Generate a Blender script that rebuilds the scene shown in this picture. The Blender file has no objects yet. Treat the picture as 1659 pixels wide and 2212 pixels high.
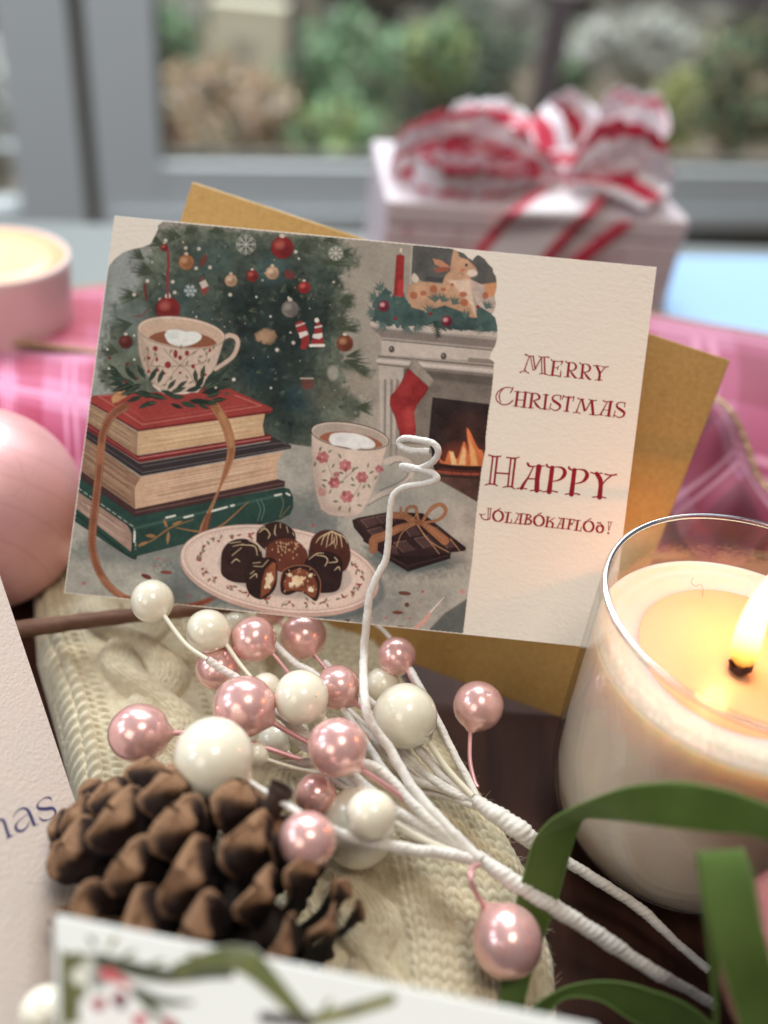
import bpy, math, random
import numpy as np
from mathutils import Vector, Matrix
random.seed(7); rng = np.random.default_rng(7)
scene = bpy.context.scene

# ---------------------------------------------------------------- camera
PW, PH, F = 1659.0, 2212.0, 2000.0          # photograph size (px) and focal length (px)
CAM_H = 0.260                               # height above the table (m)
_u = np.array([0.0957, 0.7950, 0.5990]); _u /= np.linalg.norm(_u)       # world up in camera axes
_y = np.array([0, 0, -1.0]) + _u * _u[2]; _y /= np.linalg.norm(_y)
_x = np.cross(_y, _u)
RC = np.array([_x, _y, _u])                 # camera -> world
CAM = np.array([0, 0, CAM_H])
cam_d = bpy.data.cameras.new('camera'); cam = bpy.data.objects.new('camera', cam_d)
scene.collection.objects.link(cam); scene.camera = cam
M4 = Matrix([list(RC[0]) + [0], list(RC[1]) + [0], list(RC[2]) + [CAM_H], [0, 0, 0, 1]])
cam.matrix_world = M4
cam_d.sensor_fit = 'VERTICAL'; cam_d.sensor_height = 24; cam_d.lens = 24 * F / PH
cam_d.clip_start = 0.01; cam_d.clip_end = 200
cam_d.dof.use_dof = True; cam_d.dof.focus_distance = 0.283
cam_d.dof.aperture_fstop = cam_d.lens / 8.6
# ---------------------------------------------------------------- world and light
world = bpy.data.worlds.new('World'); scene.world = world; world.use_nodes = True
wn = world.node_tree; bg = wn.nodes['Background']
bg.inputs[0].default_value = (0.86, 0.88, 1.0, 1); bg.inputs[1].default_value = 0.13
scene.view_settings.view_transform = 'Standard'; scene.view_settings.look = 'None'
scene.view_settings.exposure = 0.10; scene.view_settings.gamma = 1
def area(name, loc, target, sx, sy, power, col):
    l = bpy.data.lights.new(name, 'AREA'); l.shape = 'RECTANGLE'; l.size = sx; l.size_y = sy
    l.energy = power; l.color = col
    o = bpy.data.objects.new(name, l); scene.collection.objects.link(o)
    o.location = loc
    o.rotation_euler = (Vector(target) - Vector(loc)).to_track_quat('-Z', 'Y').to_euler()
    return o
# window panes of the sun room: a row behind the things, a row on the left, one wide soft one behind the camera
for i, (x, y, z, p) in enumerate([(-1.25, .95, .95, 3.2), (-.7, 1.25, 1.0, 3.2), (-.15, 1.38, 1.02, 3.2), (.42, 1.32, 1.0, 2.5), (-1.5, .2, .9, 4), (-1.45, -.4, .9, 4)]):
    area('window_light', (x, y, z), (0, .3, .05), .34, .55, p, (.80, .90, 1.0))
area('room_light', (-.9, -1.3, 1.3), (0, .3, .05), .9, .9, 8.4, (1.0, .86, .72))
area('ceiling_light', (.25, -.12, 1.25), (0.05, .17, .0), .34, .34, 5.0, (1.0, .86, .70))
area('garden_light', (-.5, 3.2, 3.2), (0.2, 3.5, -.4), 3.5, 1.6, 260, (.95, 1.0, 1.0))

# ---------------------------------------------------------------- helpers
def ray(x, y):
    x = np.asarray(x, float); y = np.asarray(y, float)
    c = np.stack([(x - PW / 2) / F, -(y - PH / 2) / F, -np.ones_like(x + y)], -1)
    return c @ RC.T                          # world ray with unit depth along the view axis
def P(x, y, d): return CAM + ray(x, y) * np.asarray(d, float)[..., None]     # photo ray at depth d
def T(x, y, z):                                                             # photo ray meets height z
    r = ray(x, y); return CAM + r * ((np.asarray(z, float) - CAM_H) / r[..., 2])[..., None]
def DZ(x, y, z): return float((z - CAM_H) / ray(x, y)[2])
def onplane(x, y, p0, n):
    r = ray(x, y); t = ((p0 - CAM) @ n) / (r @ n); return CAM + r * t[..., None]
def lin(c):
    c = np.asarray(c, float) / 255.0
    return np.where(c <= .04045, c / 12.92, ((c + .055) / 1.055) ** 2.4)
def link(o, parent=None):
    scene.collection.objects.link(o)
    if parent is not None:
        bpy_inv = parent.matrix_world.inverted()
        o.parent = parent; o.matrix_parent_inverse = bpy_inv
    return o
def mesh_np(name, V, Q, mat=None, parent=None, col=None, smooth=True):
    V = np.asarray(V, np.float32); Q = np.asarray(Q, np.int32)
    me = bpy.data.meshes.new(name)
    me.vertices.add(len(V)); me.vertices.foreach_set('co', V.ravel())
    k = Q.shape[1]; me.loops.add(Q.size); me.loops.foreach_set('vertex_index', Q.ravel())
    me.polygons.add(len(Q)); me.polygons.foreach_set('loop_start', np.arange(len(Q), dtype=np.int32) * k)
    me.polygons.foreach_set('use_smooth', np.full(len(Q), smooth))
    me.update(calc_edges=True)
    if col is not None:
        a = me.color_attributes.new('Col', 'FLOAT_COLOR', 'POINT')
        c = np.ones((len(V), 4), np.float32); c[:, :3] = col; a.data.foreach_set('color', c.ravel())
    if mat: me.materials.append(mat)
    return link(bpy.data.objects.new(name, me), parent)
def grid_q(nu, nv, cu=False, cv=False):
    iu = np.arange(nu if cu else nu - 1); iv = np.arange(nv if cv else nv - 1)
    a, b = np.meshgrid(iu, iv, indexing='ij'); a2 = (a + 1) % nu; b2 = (b + 1) % nv
    return np.stack([a * nv + b, a2 * nv + b, a2 * nv + b2, a * nv + b2], -1).reshape(-1, 4)
def empty(name, loc=(0, 0, 0), parent=None):
    o = bpy.data.objects.new(name, None); o.location = loc; o.empty_display_size = .01
    link(o, parent); bpy.context.view_layer.update() if False else None
    o.matrix_world = Matrix.Translation(loc); return o
def tag(o, label=None, cat=None, group=None, kind=None):
    if label: o['label'] = label
    if cat: o['category'] = cat
    if group: o['group'] = group
    if kind: o['kind'] = kind
    return o
def cr(pts, n):                              # Catmull-Rom through rows of numbers
    p = np.asarray(pts, float); p = np.vstack([2 * p[0] - p[1], p, 2 * p[-1] - p[-2]])
    t = np.linspace(0, len(pts) - 1 - 1e-9, n); i = t.astype(int); f = (t - i)[:, None]
    a, b, c, d = p[i], p[i + 1], p[i + 2], p[i + 3]
    return .5 * (2 * b + (c - a) * f + (2 * a - 5 * b + 4 * c - d) * f ** 2 + (3 * b - a - 3 * c + d) * f ** 3)
def tube_np(C, R, k=12, twist=None):
    C = np.asarray(C, float); n = len(C); R = np.broadcast_to(np.asarray(R, float), (n,))
    Tn = np.gradient(C, axis=0); Tn /= np.linalg.norm(Tn, axis=1)[:, None] + 1e-12
    N = np.zeros_like(C); v = np.cross(Tn[0], [0.3, .2, 1.]); N[0] = v / np.linalg.norm(v)
    for i in range(1, n):
        v = N[i - 1] - Tn[i] * (N[i - 1] @ Tn[i]); N[i] = v / (np.linalg.norm(v) + 1e-12)
    B = np.cross(Tn, N); a = np.linspace(0, 2 * math.pi, k, endpoint=False)
    rr = R[:, None] * np.ones(k)
    if twist:
        s = np.r_[0, np.cumsum(np.linalg.norm(np.diff(C, axis=0), axis=1))]
        ph = (s[:, None] / twist[0] * 2 * math.pi + a[None])
        rr = rr * (1 + twist[1] * (((ph / (2 * math.pi)) % 1.0) - .5) + twist[1] * .35 * np.sin(3 * ph + s[:, None] * 900))
    V = C[:, None] + rr[..., None] * (np.cos(a)[None, :, None] * N[:, None] + np.sin(a)[None, :, None] * B[:, None])
    V = np.concatenate([V.reshape(-1, 3), C[:1], C[-1:]]); Q = grid_q(n, k, False, True)
    b0, b1 = n * k, n * k + 1
    caps = [(b0, (j + 1) % k, j, b0) for j in range(k)] + [(b1, (n - 1) * k + j, (n - 1) * k + (j + 1) % k, b1) for j in range(k)]
    return V, Q, caps
def tube(name, C, R, mat, parent=None, k=12, twist=None):
    V, Q, _ = tube_np(C, R, k, twist)
    return mesh_np(name, V[:-2], Q, mat, parent)
def lathe(name, prof, loc, mat, parent=None, k=128, closed=False, smooth=True):
    pr = np.asarray(prof, float); a = np.linspace(0, 2 * math.pi, k, endpoint=False)
    V = np.stack([pr[:, None, 0] * np.cos(a), pr[:, None, 0] * np.sin(a), pr[:, None, 1] + 0 * a], -1)
    return mesh_np(name, V.reshape(-1, 3) + np.asarray(loc), grid_q(len(pr), k, closed, True), mat, parent, smooth=smooth)
def sphere_np(k=40, m=28):
    a = np.linspace(0, 2 * math.pi, k, endpoint=False); b = np.linspace(0, math.pi, m)
    V = np.stack([np.sin(b)[:, None] * np.cos(a), np.sin(b)[:, None] * np.sin(a), np.cos(b)[:, None] + 0 * a], -1)
    return V.reshape(-1, 3), grid_q(m, k, False, True)
def box_np(c8):                              # c8: 4 bottom corners (ccw from above), then 4 top corners
    return np.asarray(c8, float), np.array([(3, 2, 1, 0), (4, 5, 6, 7), (0, 1, 5, 4), (1, 2, 6, 5), (2, 3, 7, 6), (3, 0, 4, 7)])
def slab(name, quad, th, nrm, mat, parent=None, bev=0.0):
    q = np.asarray(quad, float); n = np.asarray(nrm, float) / np.linalg.norm(nrm)
    V, Q = box_np(np.vstack([q - n * th, q])); o = mesh_np(name, V, Q, mat, parent, smooth=False)
    if bev:
        b = o.modifiers.new('edge', 'BEVEL'); b.width = bev; b.segments = 3
    return o
# ---------------------------------------------------------------- materials
def mat(name, base=(.5, .5, .5), rough=.6, **kw):
    m = bpy.data.materials.new(name); m.use_nodes = True; b = m.node_tree.nodes['Principled BSDF']
    b.inputs['Base Color'].default_value = (*base, 1); b.inputs['Roughness'].default_value = rough
    for k, v in kw.items():
        b.inputs[k].default_value = v
    return m
def nn(m, t, **kw):
    n = m.node_tree.nodes.new(t)
    for k, v in kw.items(): setattr(n, k, v)
    return n
def L(m, a, b): m.node_tree.links.new(a, b)
def bsdf(m): return m.node_tree.nodes['Principled BSDF']
def noise(m, scale, detail=4, rough=.55, vec=None, dist=0):
    n = nn(m, 'ShaderNodeTexNoise'); n.inputs['Scale'].default_value = scale
    n.inputs['Detail'].default_value = detail; n.inputs['Roughness'].default_value = rough; n.inputs['Distortion'].default_value = dist
    tc = nn(m, 'ShaderNodeTexCoord')
    if vec is None: L(m, tc.outputs['Object'], n.inputs['Vector'])
    else:
        mp = nn(m, 'ShaderNodeMapping'); mp.inputs['Scale'].default_value = vec
        L(m, tc.outputs['Object'], mp.inputs['Vector']); L(m, mp.outputs[0], n.inputs['Vector'])
    return n
def ramp(m, src, stops):
    r = nn(m, 'ShaderNodeValToRGB'); e = r.color_ramp.elements
    while len(e) < len(stops): e.new(.5)
    for el, (p, c) in zip(e, stops): el.position = p; el.color = (*c, 1)
    L(m, src, r.inputs[0]); return r
def bump(m, src, dist, strength=1.0):
    b = nn(m, 'ShaderNodeBump'); b.inputs['Distance'].default_value = dist; b.inputs['Strength'].default_value = strength
    L(m, src, b.inputs['Height']); L(m, b.outputs[0], bsdf(m).inputs['Normal']); return b
def ncol(m, scale, stops, detail=5, rough=.6, vec=None, dist=0):
    n = noise(m, scale, detail, rough, vec, dist); r = ramp(m, n.outputs['Fac'], stops)
    L(m, r.outputs[0], bsdf(m).inputs['Base Color']); return n
def vcol(m):
    a = nn(m, 'ShaderNodeVertexColor'); a.layer_name = 'Col'; L(m, a.outputs[0], bsdf(m).inputs['Base Color']); return a

PAPER = (.82, .755, .66)
m_paper = mat('embossed_paper', PAPER, .75)
_n = noise(m_paper, 900, 3, .6); _n2 = noise(m_paper, 380, 2, .5, (1, 1, 2.2)); _a = nn(m_paper, 'ShaderNodeMath', operation='ADD')
L(m_paper, _n.outputs[0], _a.inputs[0]); L(m_paper, _n2.outputs[0], _a.inputs[1]); bump(m_paper, _a.outputs[0], .0003, .40)
m_print = mat('printed_ink', (.5, .5, .5), .85); bsdf(m_print).inputs['Specular IOR Level'].default_value = .15; vcol(m_print)
_n = noise(m_print, 900, 3, .6); bump(m_print, _n.outputs[0], .00025, .45)
m_lcard = mat('blush_embossed_paper', (.62, .53, .48), .8)
_n = noise(m_lcard, 800, 3, .55, (1, 1, 1.6)); bump(m_lcard, _n.outputs[0], .0006, .5)
m_fcard = mat('smooth_white_card', (.78, .79, .76), .6)
m_kraft = mat('gold_kraft_paper', (.4, .25, .08), .42, Metallic=.35)
_n = ncol(m_kraft, 700, [(.25, (.46, .27, .085)), (.5, (.54, .34, .115)), (.75, (.60, .40, .15))], 5, .6); bump(m_kraft, _n.outputs[0], .0003, .5)
def pearl(name, base, coat, metal, rough, sss=0):
    m = mat(name, base, rough, Metallic=metal); b = bsdf(m)
    b.inputs['Coat Weight'].default_value = coat; b.inputs['Coat Roughness'].default_value = .06
    if sss: b.inputs['Subsurface Weight'].default_value = sss; b.inputs['Subsurface Radius'].default_value = (1, .8, .6); b.inputs['Subsurface Scale'].default_value = .002
    return m
m_pink = pearl('pink_pearl', (.86, .50, .47), .9, .45, .25)
_n = noise(m_pink, 260, 3, .6); _r = ramp(m_pink, _n.outputs[0], [(.3, (.82, .45, .43)), (.7, (.90, .57, .53))]); L(m_pink, _r.outputs[0], bsdf(m_pink).inputs['Base Color'])
m_cream = pearl('cream_gloss', (.80, .77, .60), 1.0, 0, .28, .25)
_n = noise(m_cream, 900, 2, .5); _r = ramp(m_cream, _n.outputs[0], [(.0, (.86, .82, .67)), (.74, (.84, .80, .65)), (.80, (.30, .22, .14))]); L(m_cream, _r.outputs[0], bsdf(m_cream).inputs['Base Color'])
m_wrap = mat('white_paper_wrap', (.74, .70, .65), .7); ncol(m_wrap, 260, [(.3, (.62, .58, .53)), (.5, (.74, .71, .66)), (.7, (.80, .77, .72))], 5, .7)
_n = noise(m_wrap, 700, 3, .6); bump(m_wrap, _n.outputs[0], .0004, .6)
bump(m_pink, noise(m_pink, 120, 2, .5).outputs[0], .0006, .35); bump(m_cream, noise(m_cream, 120, 2, .5).outputs[0], .0005, .3)
m_wirew = mat('cream_wire', (.74, .70, .56), .45)
m_wirep = mat('pink_wire', (.66, .34, .34), .35, Metallic=.3)
m_gold = mat('gold_wire', (.45, .33, .16), .45, Metallic=.4)
_n = noise(m_gold, 900, 2, .5); bump(m_gold, _n.outputs[0], .0008, .8)
m_wood = mat('dark_stained_wood', (.05, .025, .018), .5); bsdf(m_wood).inputs['Specular IOR Level'].default_value = .10
_n = ncol(m_wood, 60, [(.25, (.018, .008, .006)), (.5, (.045, .018, .012)), (.75, (.075, .030, .020))], 8, .65, (1, .12, 1), .3); bump(m_wood, _n.outputs[0], .0006, .4)
# ================================================================ painter (prints on paper, drawn in numpy)
def zt(ox, oy, s): return lambda pts: [(ox + p[0] * s, oy + p[1] * s) + tuple(p[2:]) for p in pts]
Z1 = zt(109.7, 438.9, .3307); Z2 = zt(603.5, 466.3, .2976); Z3 = zt(109.7, 822.9, .3307); Z4 = zt(603.5, 877.8, .2976)
S1 = .3307; S2 = .2976
def vnoise(h, w, cell, oct=4, seed=0):
    r = np.random.default_rng(seed); out = np.zeros((h, w)); amp = 1; tot = 0
    for o in range(oct):
        gh, gw = int(h / cell) + 3, int(w / cell) + 3; g = r.random((gh, gw))
        y = np.arange(h) / cell; x = np.arange(w) / cell; iy = y.astype(int); ix = x.astype(int)
        fy = (y - iy); fx = (x - ix); fy = (fy * fy * (3 - 2 * fy))[:, None]; fx = (fx * fx * (3 - 2 * fx))[None]
        a = g[iy][:, ix]; b = g[iy][:, ix + 1]; c = g[iy + 1][:, ix]; d = g[iy + 1][:, ix + 1]
        out += amp * ((a * (1 - fx) + b * fx) * (1 - fy) + (c * (1 - fx) + d * fx) * fy); tot += amp; amp *= .55; cell = max(cell / 2, 1.0)
    return out / tot
class Paint:
    def __init__(s, x0, y0, x1, y1, sc, bgc=(225, 215, 200)):
        s.x0, s.y0, s.sc = x0, y0, sc; s.w = int((x1 - x0) * sc) + 1; s.h = int((y1 - y0) * sc) + 1
        s.im = np.zeros((s.h, s.w, 3)) + lin(bgc); s.al = np.zeros((s.h, s.w)); s.mask = None
        s.X = x0 + np.arange(s.w) / sc; s.Y = y0 + np.arange(s.h) / sc
        s.n1 = vnoise(s.h, s.w, 26 * sc, 5, 3); s.n2 = vnoise(s.h, s.w, 7 * sc, 3, 5)
    def win(s, xa, ya, xb, yb):
        i0 = max(int((xa - s.x0) * s.sc) - 1, 0); i1 = min(int((xb - s.x0) * s.sc) + 2, s.w)
        j0 = max(int((ya - s.y0) * s.sc) - 1, 0); j1 = min(int((yb - s.y0) * s.sc) + 2, s.h)
        if i1 <= i0 or j1 <= j0: return None
        return slice(j0, j1), slice(i0, i1)
    def put(s, sl, cov, c, a, mot):
        cov = np.clip(cov, 0, 1) * a
        if s.mask is not None: cov = cov * s.mask[sl]
        col = lin(c)[None, None]
        if mot: col = col * (1 + mot * (s.n1[sl] - .5) * 2.2 + mot * .6 * (s.n2[sl] - .5))[..., None]
        s.im[sl] = s.im[sl] * (1 - cov[..., None]) + col * cov[..., None]
        s.al[sl] = np.maximum(s.al[sl], cov)
    def sdf(s, pts, closed, sl, widths=None):
        Xg, Yg = np.meshgrid(s.X[sl[1]], s.Y[sl[0]]); p = np.asarray(pts, float)[:, :2]; n = len(p)
        best = np.full(Xg.shape, 1e9); ins = np.zeros(Xg.shape, bool)
        for i in range(n if closed else n - 1):
            ax, ay = p[i]; bx, by = p[(i + 1) % n]; dx, dy = bx - ax, by - ay; l2 = dx * dx + dy * dy + 1e-9
            t = np.clip(((Xg - ax) * dx + (Yg - ay) * dy) / l2, 0, 1)
            d = np.hypot(Xg - ax - t * dx, Yg - ay - t * dy)
            if widths is not None: d = d - (widths[i] * (1 - t) + widths[(i + 1) % n] * t) / 2
            best = np.minimum(best, d)
            if closed and ay != by:
                ins ^= ((Yg >= min(ay, by)) & (Yg < max(ay, by)) & (Xg < ax + (Yg - ay) * dx / dy))
        return np.where(ins, -best, best) if closed else best
    def poly(s, pts, c, a=1, soft=.6, mot=.12, curve=False, edge=0, wob=0):
        p = np.asarray([q[:2] for q in pts], float)
        if curve: p = cr(np.vstack([p, p[:1]]), len(p) * 5)[:-1]
        sl = s.win(p[:, 0].min() - soft * 2 - wob, p[:, 1].min() - soft * 2 - wob, p[:, 0].max() + soft * 2 + wob, p[:, 1].max() + soft * 2 + wob)
        if sl is None: return
        d = s.sdf(p, True, sl)
        if wob: d = d + (s.n2[sl] - .5) * wob * 2
        s.put(sl, .5 - d / (2 * soft), c, a, mot)
        if edge: s.put(sl, np.exp(-((d + .8) / 1.0) ** 2), tuple(np.array(c) * .45), edge, 0)
    def ell(s, cx, cy, rx, ry, c, a=1, rot=0, soft=.6, mot=.1, line=0, edge=0, arc=None, wob=0):
        sl = s.win(cx - max(rx, ry) - soft * 2 - line - wob, cy - max(rx, ry) - soft * 2 - line - wob, cx + max(rx, ry) + soft * 2 + line + wob, cy + max(rx, ry) + soft * 2 + line + wob)
        if sl is None: return
        Xg, Yg = np.meshgrid(s.X[sl[1]] - cx, s.Y[sl[0]] - cy); k = math.radians(rot); co, si = math.cos(k), math.sin(k)
        U = Xg * co + Yg * si; Vv = -Xg * si + Yg * co; r = np.hypot(U / rx, Vv / ry) + 1e-9
        g = np.hypot(U / rx ** 2, Vv / ry ** 2) / r + 1e-9; d = (r - 1) / g
        if wob: d = d + (s.n2[sl] - .5) * wob * 2
        if line:
            cov = .5 - (abs(d) - line / 2) / (2 * soft)
            if arc: ang = np.degrees(np.arctan2(Vv / ry, U / rx)) % 360; cov = cov * ((ang > arc[0]) & (ang < arc[1]))
            s.put(sl, cov, c, a, mot)
        else:
            s.put(sl, .5 - d / (2 * soft), c, a, mot)
            if edge: s.put(sl, np.exp(-((d + .8) / 1.0) ** 2), tuple(np.array(c) * .4), edge, 0)
    def line(s, pts, w, c, a=1, soft=.5, mot=.06, curve=True, dash=None):
        p = np.asarray([q[:2] for q in pts], float); ws = np.asarray(w if np.ndim(w) else [w] * len(p), float)
        if curve and len(p) > 2:
            q = cr(np.c_[p, ws], len(p) * 5); p, ws = q[:, :2], q[:, 2]
        if dash:
            seg = np.r_[0, np.cumsum(np.hypot(*np.diff(p, axis=0).T))]; t = 0
            while t < seg[-1]:
                tt = np.linspace(t, min(t + dash[0], seg[-1]), 3)
                s.line(np.c_[np.interp(tt, seg, p[:, 0]), np.interp(tt, seg, p[:, 1])], float(ws[0]), c, a, soft, mot, False); t += dash[1]
            return
        m = ws.max() / 2 + soft * 2
        sl = s.win(p[:, 0].min() - m, p[:, 1].min() - m, p[:, 0].max() + m, p[:, 1].max() + m)
        if sl is None: return
        s.put(sl, .5 - s.sdf(p, False, sl, ws) / (2 * soft), c, a, mot)
    def leaf(s, x, y, ang, ln, w, c, vein=None, a=1):
        k = math.radians(ang); co, si = math.cos(k), -math.sin(k)
        f = lambda t, o: (x + co * t * ln - si * o * w, y + si * t * ln + co * o * w)
        s.poly([f(0, 0), f(.25, .38), f(.55, .5), f(.82, .25), f(1, 0), f(.82, -.25), f(.55, -.5), f(.25, -.38)], c, a)
        if vein: s.line([f(.1, 0), f(.85, 0)], .8, vein, .7 * a, curve=False)
    def tuft(s, x, y, ang, ln, n, spread, c, a=.85, w=1.6):
        for i in range(n):
            b = math.radians(ang + (i / (max(n - 1, 1)) - .5) * spread + random.uniform(-5, 5)); l = ln * random.uniform(.65, 1)
            s.line([(x, y), (x + math.cos(b) * l * .5, y - math.sin(b) * l * .5), (x + math.cos(b) * l, y - math.sin(b) * l)], [w, w * .9, .3], c, a, soft=.7)

def paint_card():
    A = Paint(130, 450, 1082, 1385, .8)
    out = [(100, 1300), (138, 1279), (229, 594)]   # left edge sits on the card's own edge
    out = Z1([(355, 470), (365, 440), (385, 400), (420, 360), (470, 320), (530, 300), (600, 285), (650, 265), (670, 230), (685, 200), (700, 170), (697, 145), (730, 120), (762, 106)])
    out += [(600, 440), (1000, 440)] + Z2([(1262, 200), (1262, 242), (1300, 255), (1340, 270), (1370, 300), (1400, 320), (1425, 292), (1445, 280), (1460, 290), (1490, 310), (1520, 350), (1550, 380), (1555, 410), (1575, 440), (1578, 500), (1575, 540), (1562, 580), (1575, 640), (1560, 690), (1545, 715), (1570, 740), (1580, 790), (1585, 830), (1580, 900), (1565, 950), (1535, 1000), (1527, 1035), (1560, 1060), (1555, 1150), (1540, 1300), (1520, 1420), (1500, 1600)])
    out += Z4([(1500, 300), (1470, 450), (1440, 695), (1420, 900), (1400, 1130), (1370, 1350), (1330, 1700)]) + [(100, 1420), (100, 900)]
    A.poly(out, (168, 158, 144), soft=.7, mot=.16)
    A.mask = A.al.copy()
    A.ell(280, 620, 120, 150, (150, 158, 154), .9, soft=40, mot=.3); A.ell(380, 520, 90, 40, (140, 135, 122), .8, soft=25, mot=.3)
    A.ell(190, 780, 90, 160, (158, 164, 158), .8, soft=40, mot=.3)
    tree = [(345, 500), (440, 488), (560, 500), (700, 512), (752, 530), (775, 570), (738, 595), (742, 625), (765, 650), (745, 682), (775, 702), (748, 718), (738, 760), (780, 790), (806, 806), (780, 815), (745, 830), (795, 880), (770, 900), (700, 975), (600, 975), (540, 900), (430, 860), (230, 840), (222, 760), (240, 690), (262, 640), (300, 620), (300, 580), (330, 540)]
    A.poly(tree, (104, 112, 96), soft=9, mot=.6, curve=True, wob=14)
    A.poly([(400, 520), (560, 520), (700, 560), (730, 640), (700, 760), (690, 960), (560, 960), (420, 850), (330, 760), (290, 680), (350, 600)], (70, 82, 72), .9, soft=22, mot=.6, curve=True, wob=18)
    A.poly([(480, 620), (620, 600), (720, 690), (660, 800), (640, 940), (560, 880), (500, 760)], (40, 52, 50), .9, soft=26, mot=.5, curve=True, wob=14)
    for (x, y, r, c) in [(590, 580, 40, (66, 92, 94)), (460, 560, 45, (74, 96, 92)), (650, 860, 36, (42, 70, 76)), (560, 800, 40, (38, 62, 66)), (700, 600, 30, (60, 76, 66)), (430, 700, 40, (60, 80, 80)), (380, 640, 36, (70, 92, 90)), (300, 730, 40, (100, 116, 108)), (700, 850, 40, (92, 90, 76)), (770, 830, 26, (150, 140, 124)), (740, 930, 36, (120, 116, 100)), (280, 680, 40, (120, 134, 128))]:
        A.ell(x, y, r, r * .8, c, .6, soft=14, mot=.4, wob=12)
    for i in range(260):                                     # loose needles and dabs
        x, y = random.gauss(520, 130), random.gauss(690, 120)
        if x > 760 or x < 250 or y < 500 or y > 950: continue
        A.tuft(x, y, random.uniform(0, 360), random.uniform(10, 24), 5, 60, random.choice([(48, 60, 54), (84, 96, 80), (60, 74, 72), (110, 116, 92), (36, 46, 44), (92, 104, 92)]), .42, 1.8)
    G1, G2, G3 = (54, 64, 50), (74, 84, 66), (78, 92, 82)
    for (x, y, an, ln, n, sp) in [(330, 590, 160, 48, 9, 60), (300, 640, 175, 50, 9, 50), (310, 560, 140, 40, 7, 60), (350, 530, 150, 38, 7, 60), (390, 512, 170, 42, 9, 60), (285, 700, 190, 50, 8, 60), (255, 760, 170, 35, 7, 60),
                                  (700, 570, 10, 66, 10, 36), (735, 545, -5, 34, 8, 50), (735, 650, 0, 38, 11, 80), (720, 690, -20, 50, 9, 60), (735, 710, 0, 48, 8, 30), (745, 780, -15, 60, 9, 40), (770, 800, -20, 42, 8, 60), (750, 770, 15, 40, 7, 40), (770, 880, -5, 45, 8, 50), (700, 520, 15, 40, 7, 50), (400, 505, 40, 35, 7, 50), (640, 540, 20, 50, 8, 60), (455, 500, 10, 40, 7, 50)]:
        for c in (G1, G2): A.tuft(x, y, an, ln, n, sp, c, .85, 3.0)
    # string of small lights and snow dabs
    for i in range(80):
        x, y = random.uniform(300, 740), random.uniform(510, 880); r = random.choice([.8, .9, 1.2, 2.2])
        A.ell(x, y, r, r, random.choice([(226, 214, 196), (214, 178, 140), (240, 236, 226), (200, 206, 196)]), .85, soft=.8, mot=0)
    for (x, y) in Z1([(750, 245), (882, 293), (968, 298), (950, 425), (1040, 420), (632, 508), (545, 598), (797, 514), (810, 583), (715, 630), (1172, 598), (1585, 912), (1478, 958), (1196, 1152), (1600, 318)]): A.ell(x, y, 3.6, 3.6, (228, 212, 198), .9, soft=1.4, mot=.2)
    def ball(x, y, r, c, hl, cap=True):
        A.ell(x, y, r, r, c, 1, soft=1, mot=.25); A.ell(x + r * .25, y + r * .3, r * .7, r * .6, tuple(np.array(c) * .72), .6, soft=r * .25, mot=.2)
        A.ell(x - r * .25, y - r * .25, r * .42, r * .36, hl, .75, soft=r * .2, mot=.1); A.ell(x, y, r, r, tuple(np.array(c) * .5), .5, line=1.2)
        if cap: A.ell(x, y - r - 1.5, r * .26, r * .2, (214, 196, 176), 1)
    RED = (140, 34, 36)
    for (x, y, r) in [(1512, 290, 73), (765, 690, 78), (1316, 475, 38), (742, 290, 24)]: X, Y = Z1([(x, y)])[0]; ball(X, Y, r * S1, RED, (196, 96, 80))
    X, Y = Z2([(180, 520)])[0]; ball(X, Y, 44 * S2, (160, 34, 34), (214, 100, 84))
    for (x, y, r, c, h) in [(885, 385, 50, (176, 112, 66), (214, 164, 118)), (1177, 505, 40, (198, 156, 120), (226, 196, 164)), (1447, 455, 43, (196, 156, 120), (230, 200, 170)), (490, 905, 45, (104, 44, 40), (130, 62, 54))]: X, Y = Z1([(x, y)])[0]; ball(X, Y, r * S1, c, h)
    for (x, y, r, c, h) in [(78, 675, 62, (126, 118, 112), (164, 156, 148)), (475, 925, 60, (128, 62, 40), (196, 140, 100))]: X, Y = Z2([(x, y)])[0]; ball(X, Y, r * S2, c, h)
    A.line(Z1([(765, 300), (768, 400), (762, 500), (766, 620)]), [5, 6, 6, 4], (140, 50, 56)); A.line(Z1([(612, 530), (620, 580), (625, 640)]), [4, 6, 2], (120, 44, 44)); A.line(Z1([(530, 740), (590, 735), (640, 690)]), [2, 4, 2], (130, 56, 52), .8)
    def flake(x, y, r, c, n=8):
        for i in range(n):
            a = i * 2 * math.pi / n; A.line([(x, y), (x + r * math.cos(a), y + r * math.sin(a))], 2.2, c, .85, curve=False)
            for t in (.55, .8):
                for sg in (-.6, .6): A.line([(x + r * t * math.cos(a), y + r * t * math.sin(a)), (x + r * (t + .22) * math.cos(a + sg * .5), y + r * (t + .22) * math.sin(a + sg * .5))], 1.6, c, .8, curve=False)
    X, Y = Z1([(1275, 270)])[0]; flake(X, Y, 21, (190, 186, 176)); X, Y = Z1([(912, 572)])[0]; flake(X, Y, 13, (186, 196, 196), 6); A.ell(X, Y, 8, 8, (186, 196, 196), .9, line=1.6); X, Y = Z2([(410, 272)])[0]; flake(X, Y, 15, (205, 198, 182))
    # small candy-striped stocking and gnome hat
    A.poly(Z2([(115, 780), (165, 765), (210, 850), (215, 920), (185, 970), (155, 955), (160, 900), (130, 840)]), (158, 40, 40), curve=True); A.poly(Z2([(140, 850), (200, 835), (210, 862), (150, 890)]), (226, 214, 204)); A.line(Z2([(125, 800), (180, 780)]), 4, (220, 200, 190), .8)
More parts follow.
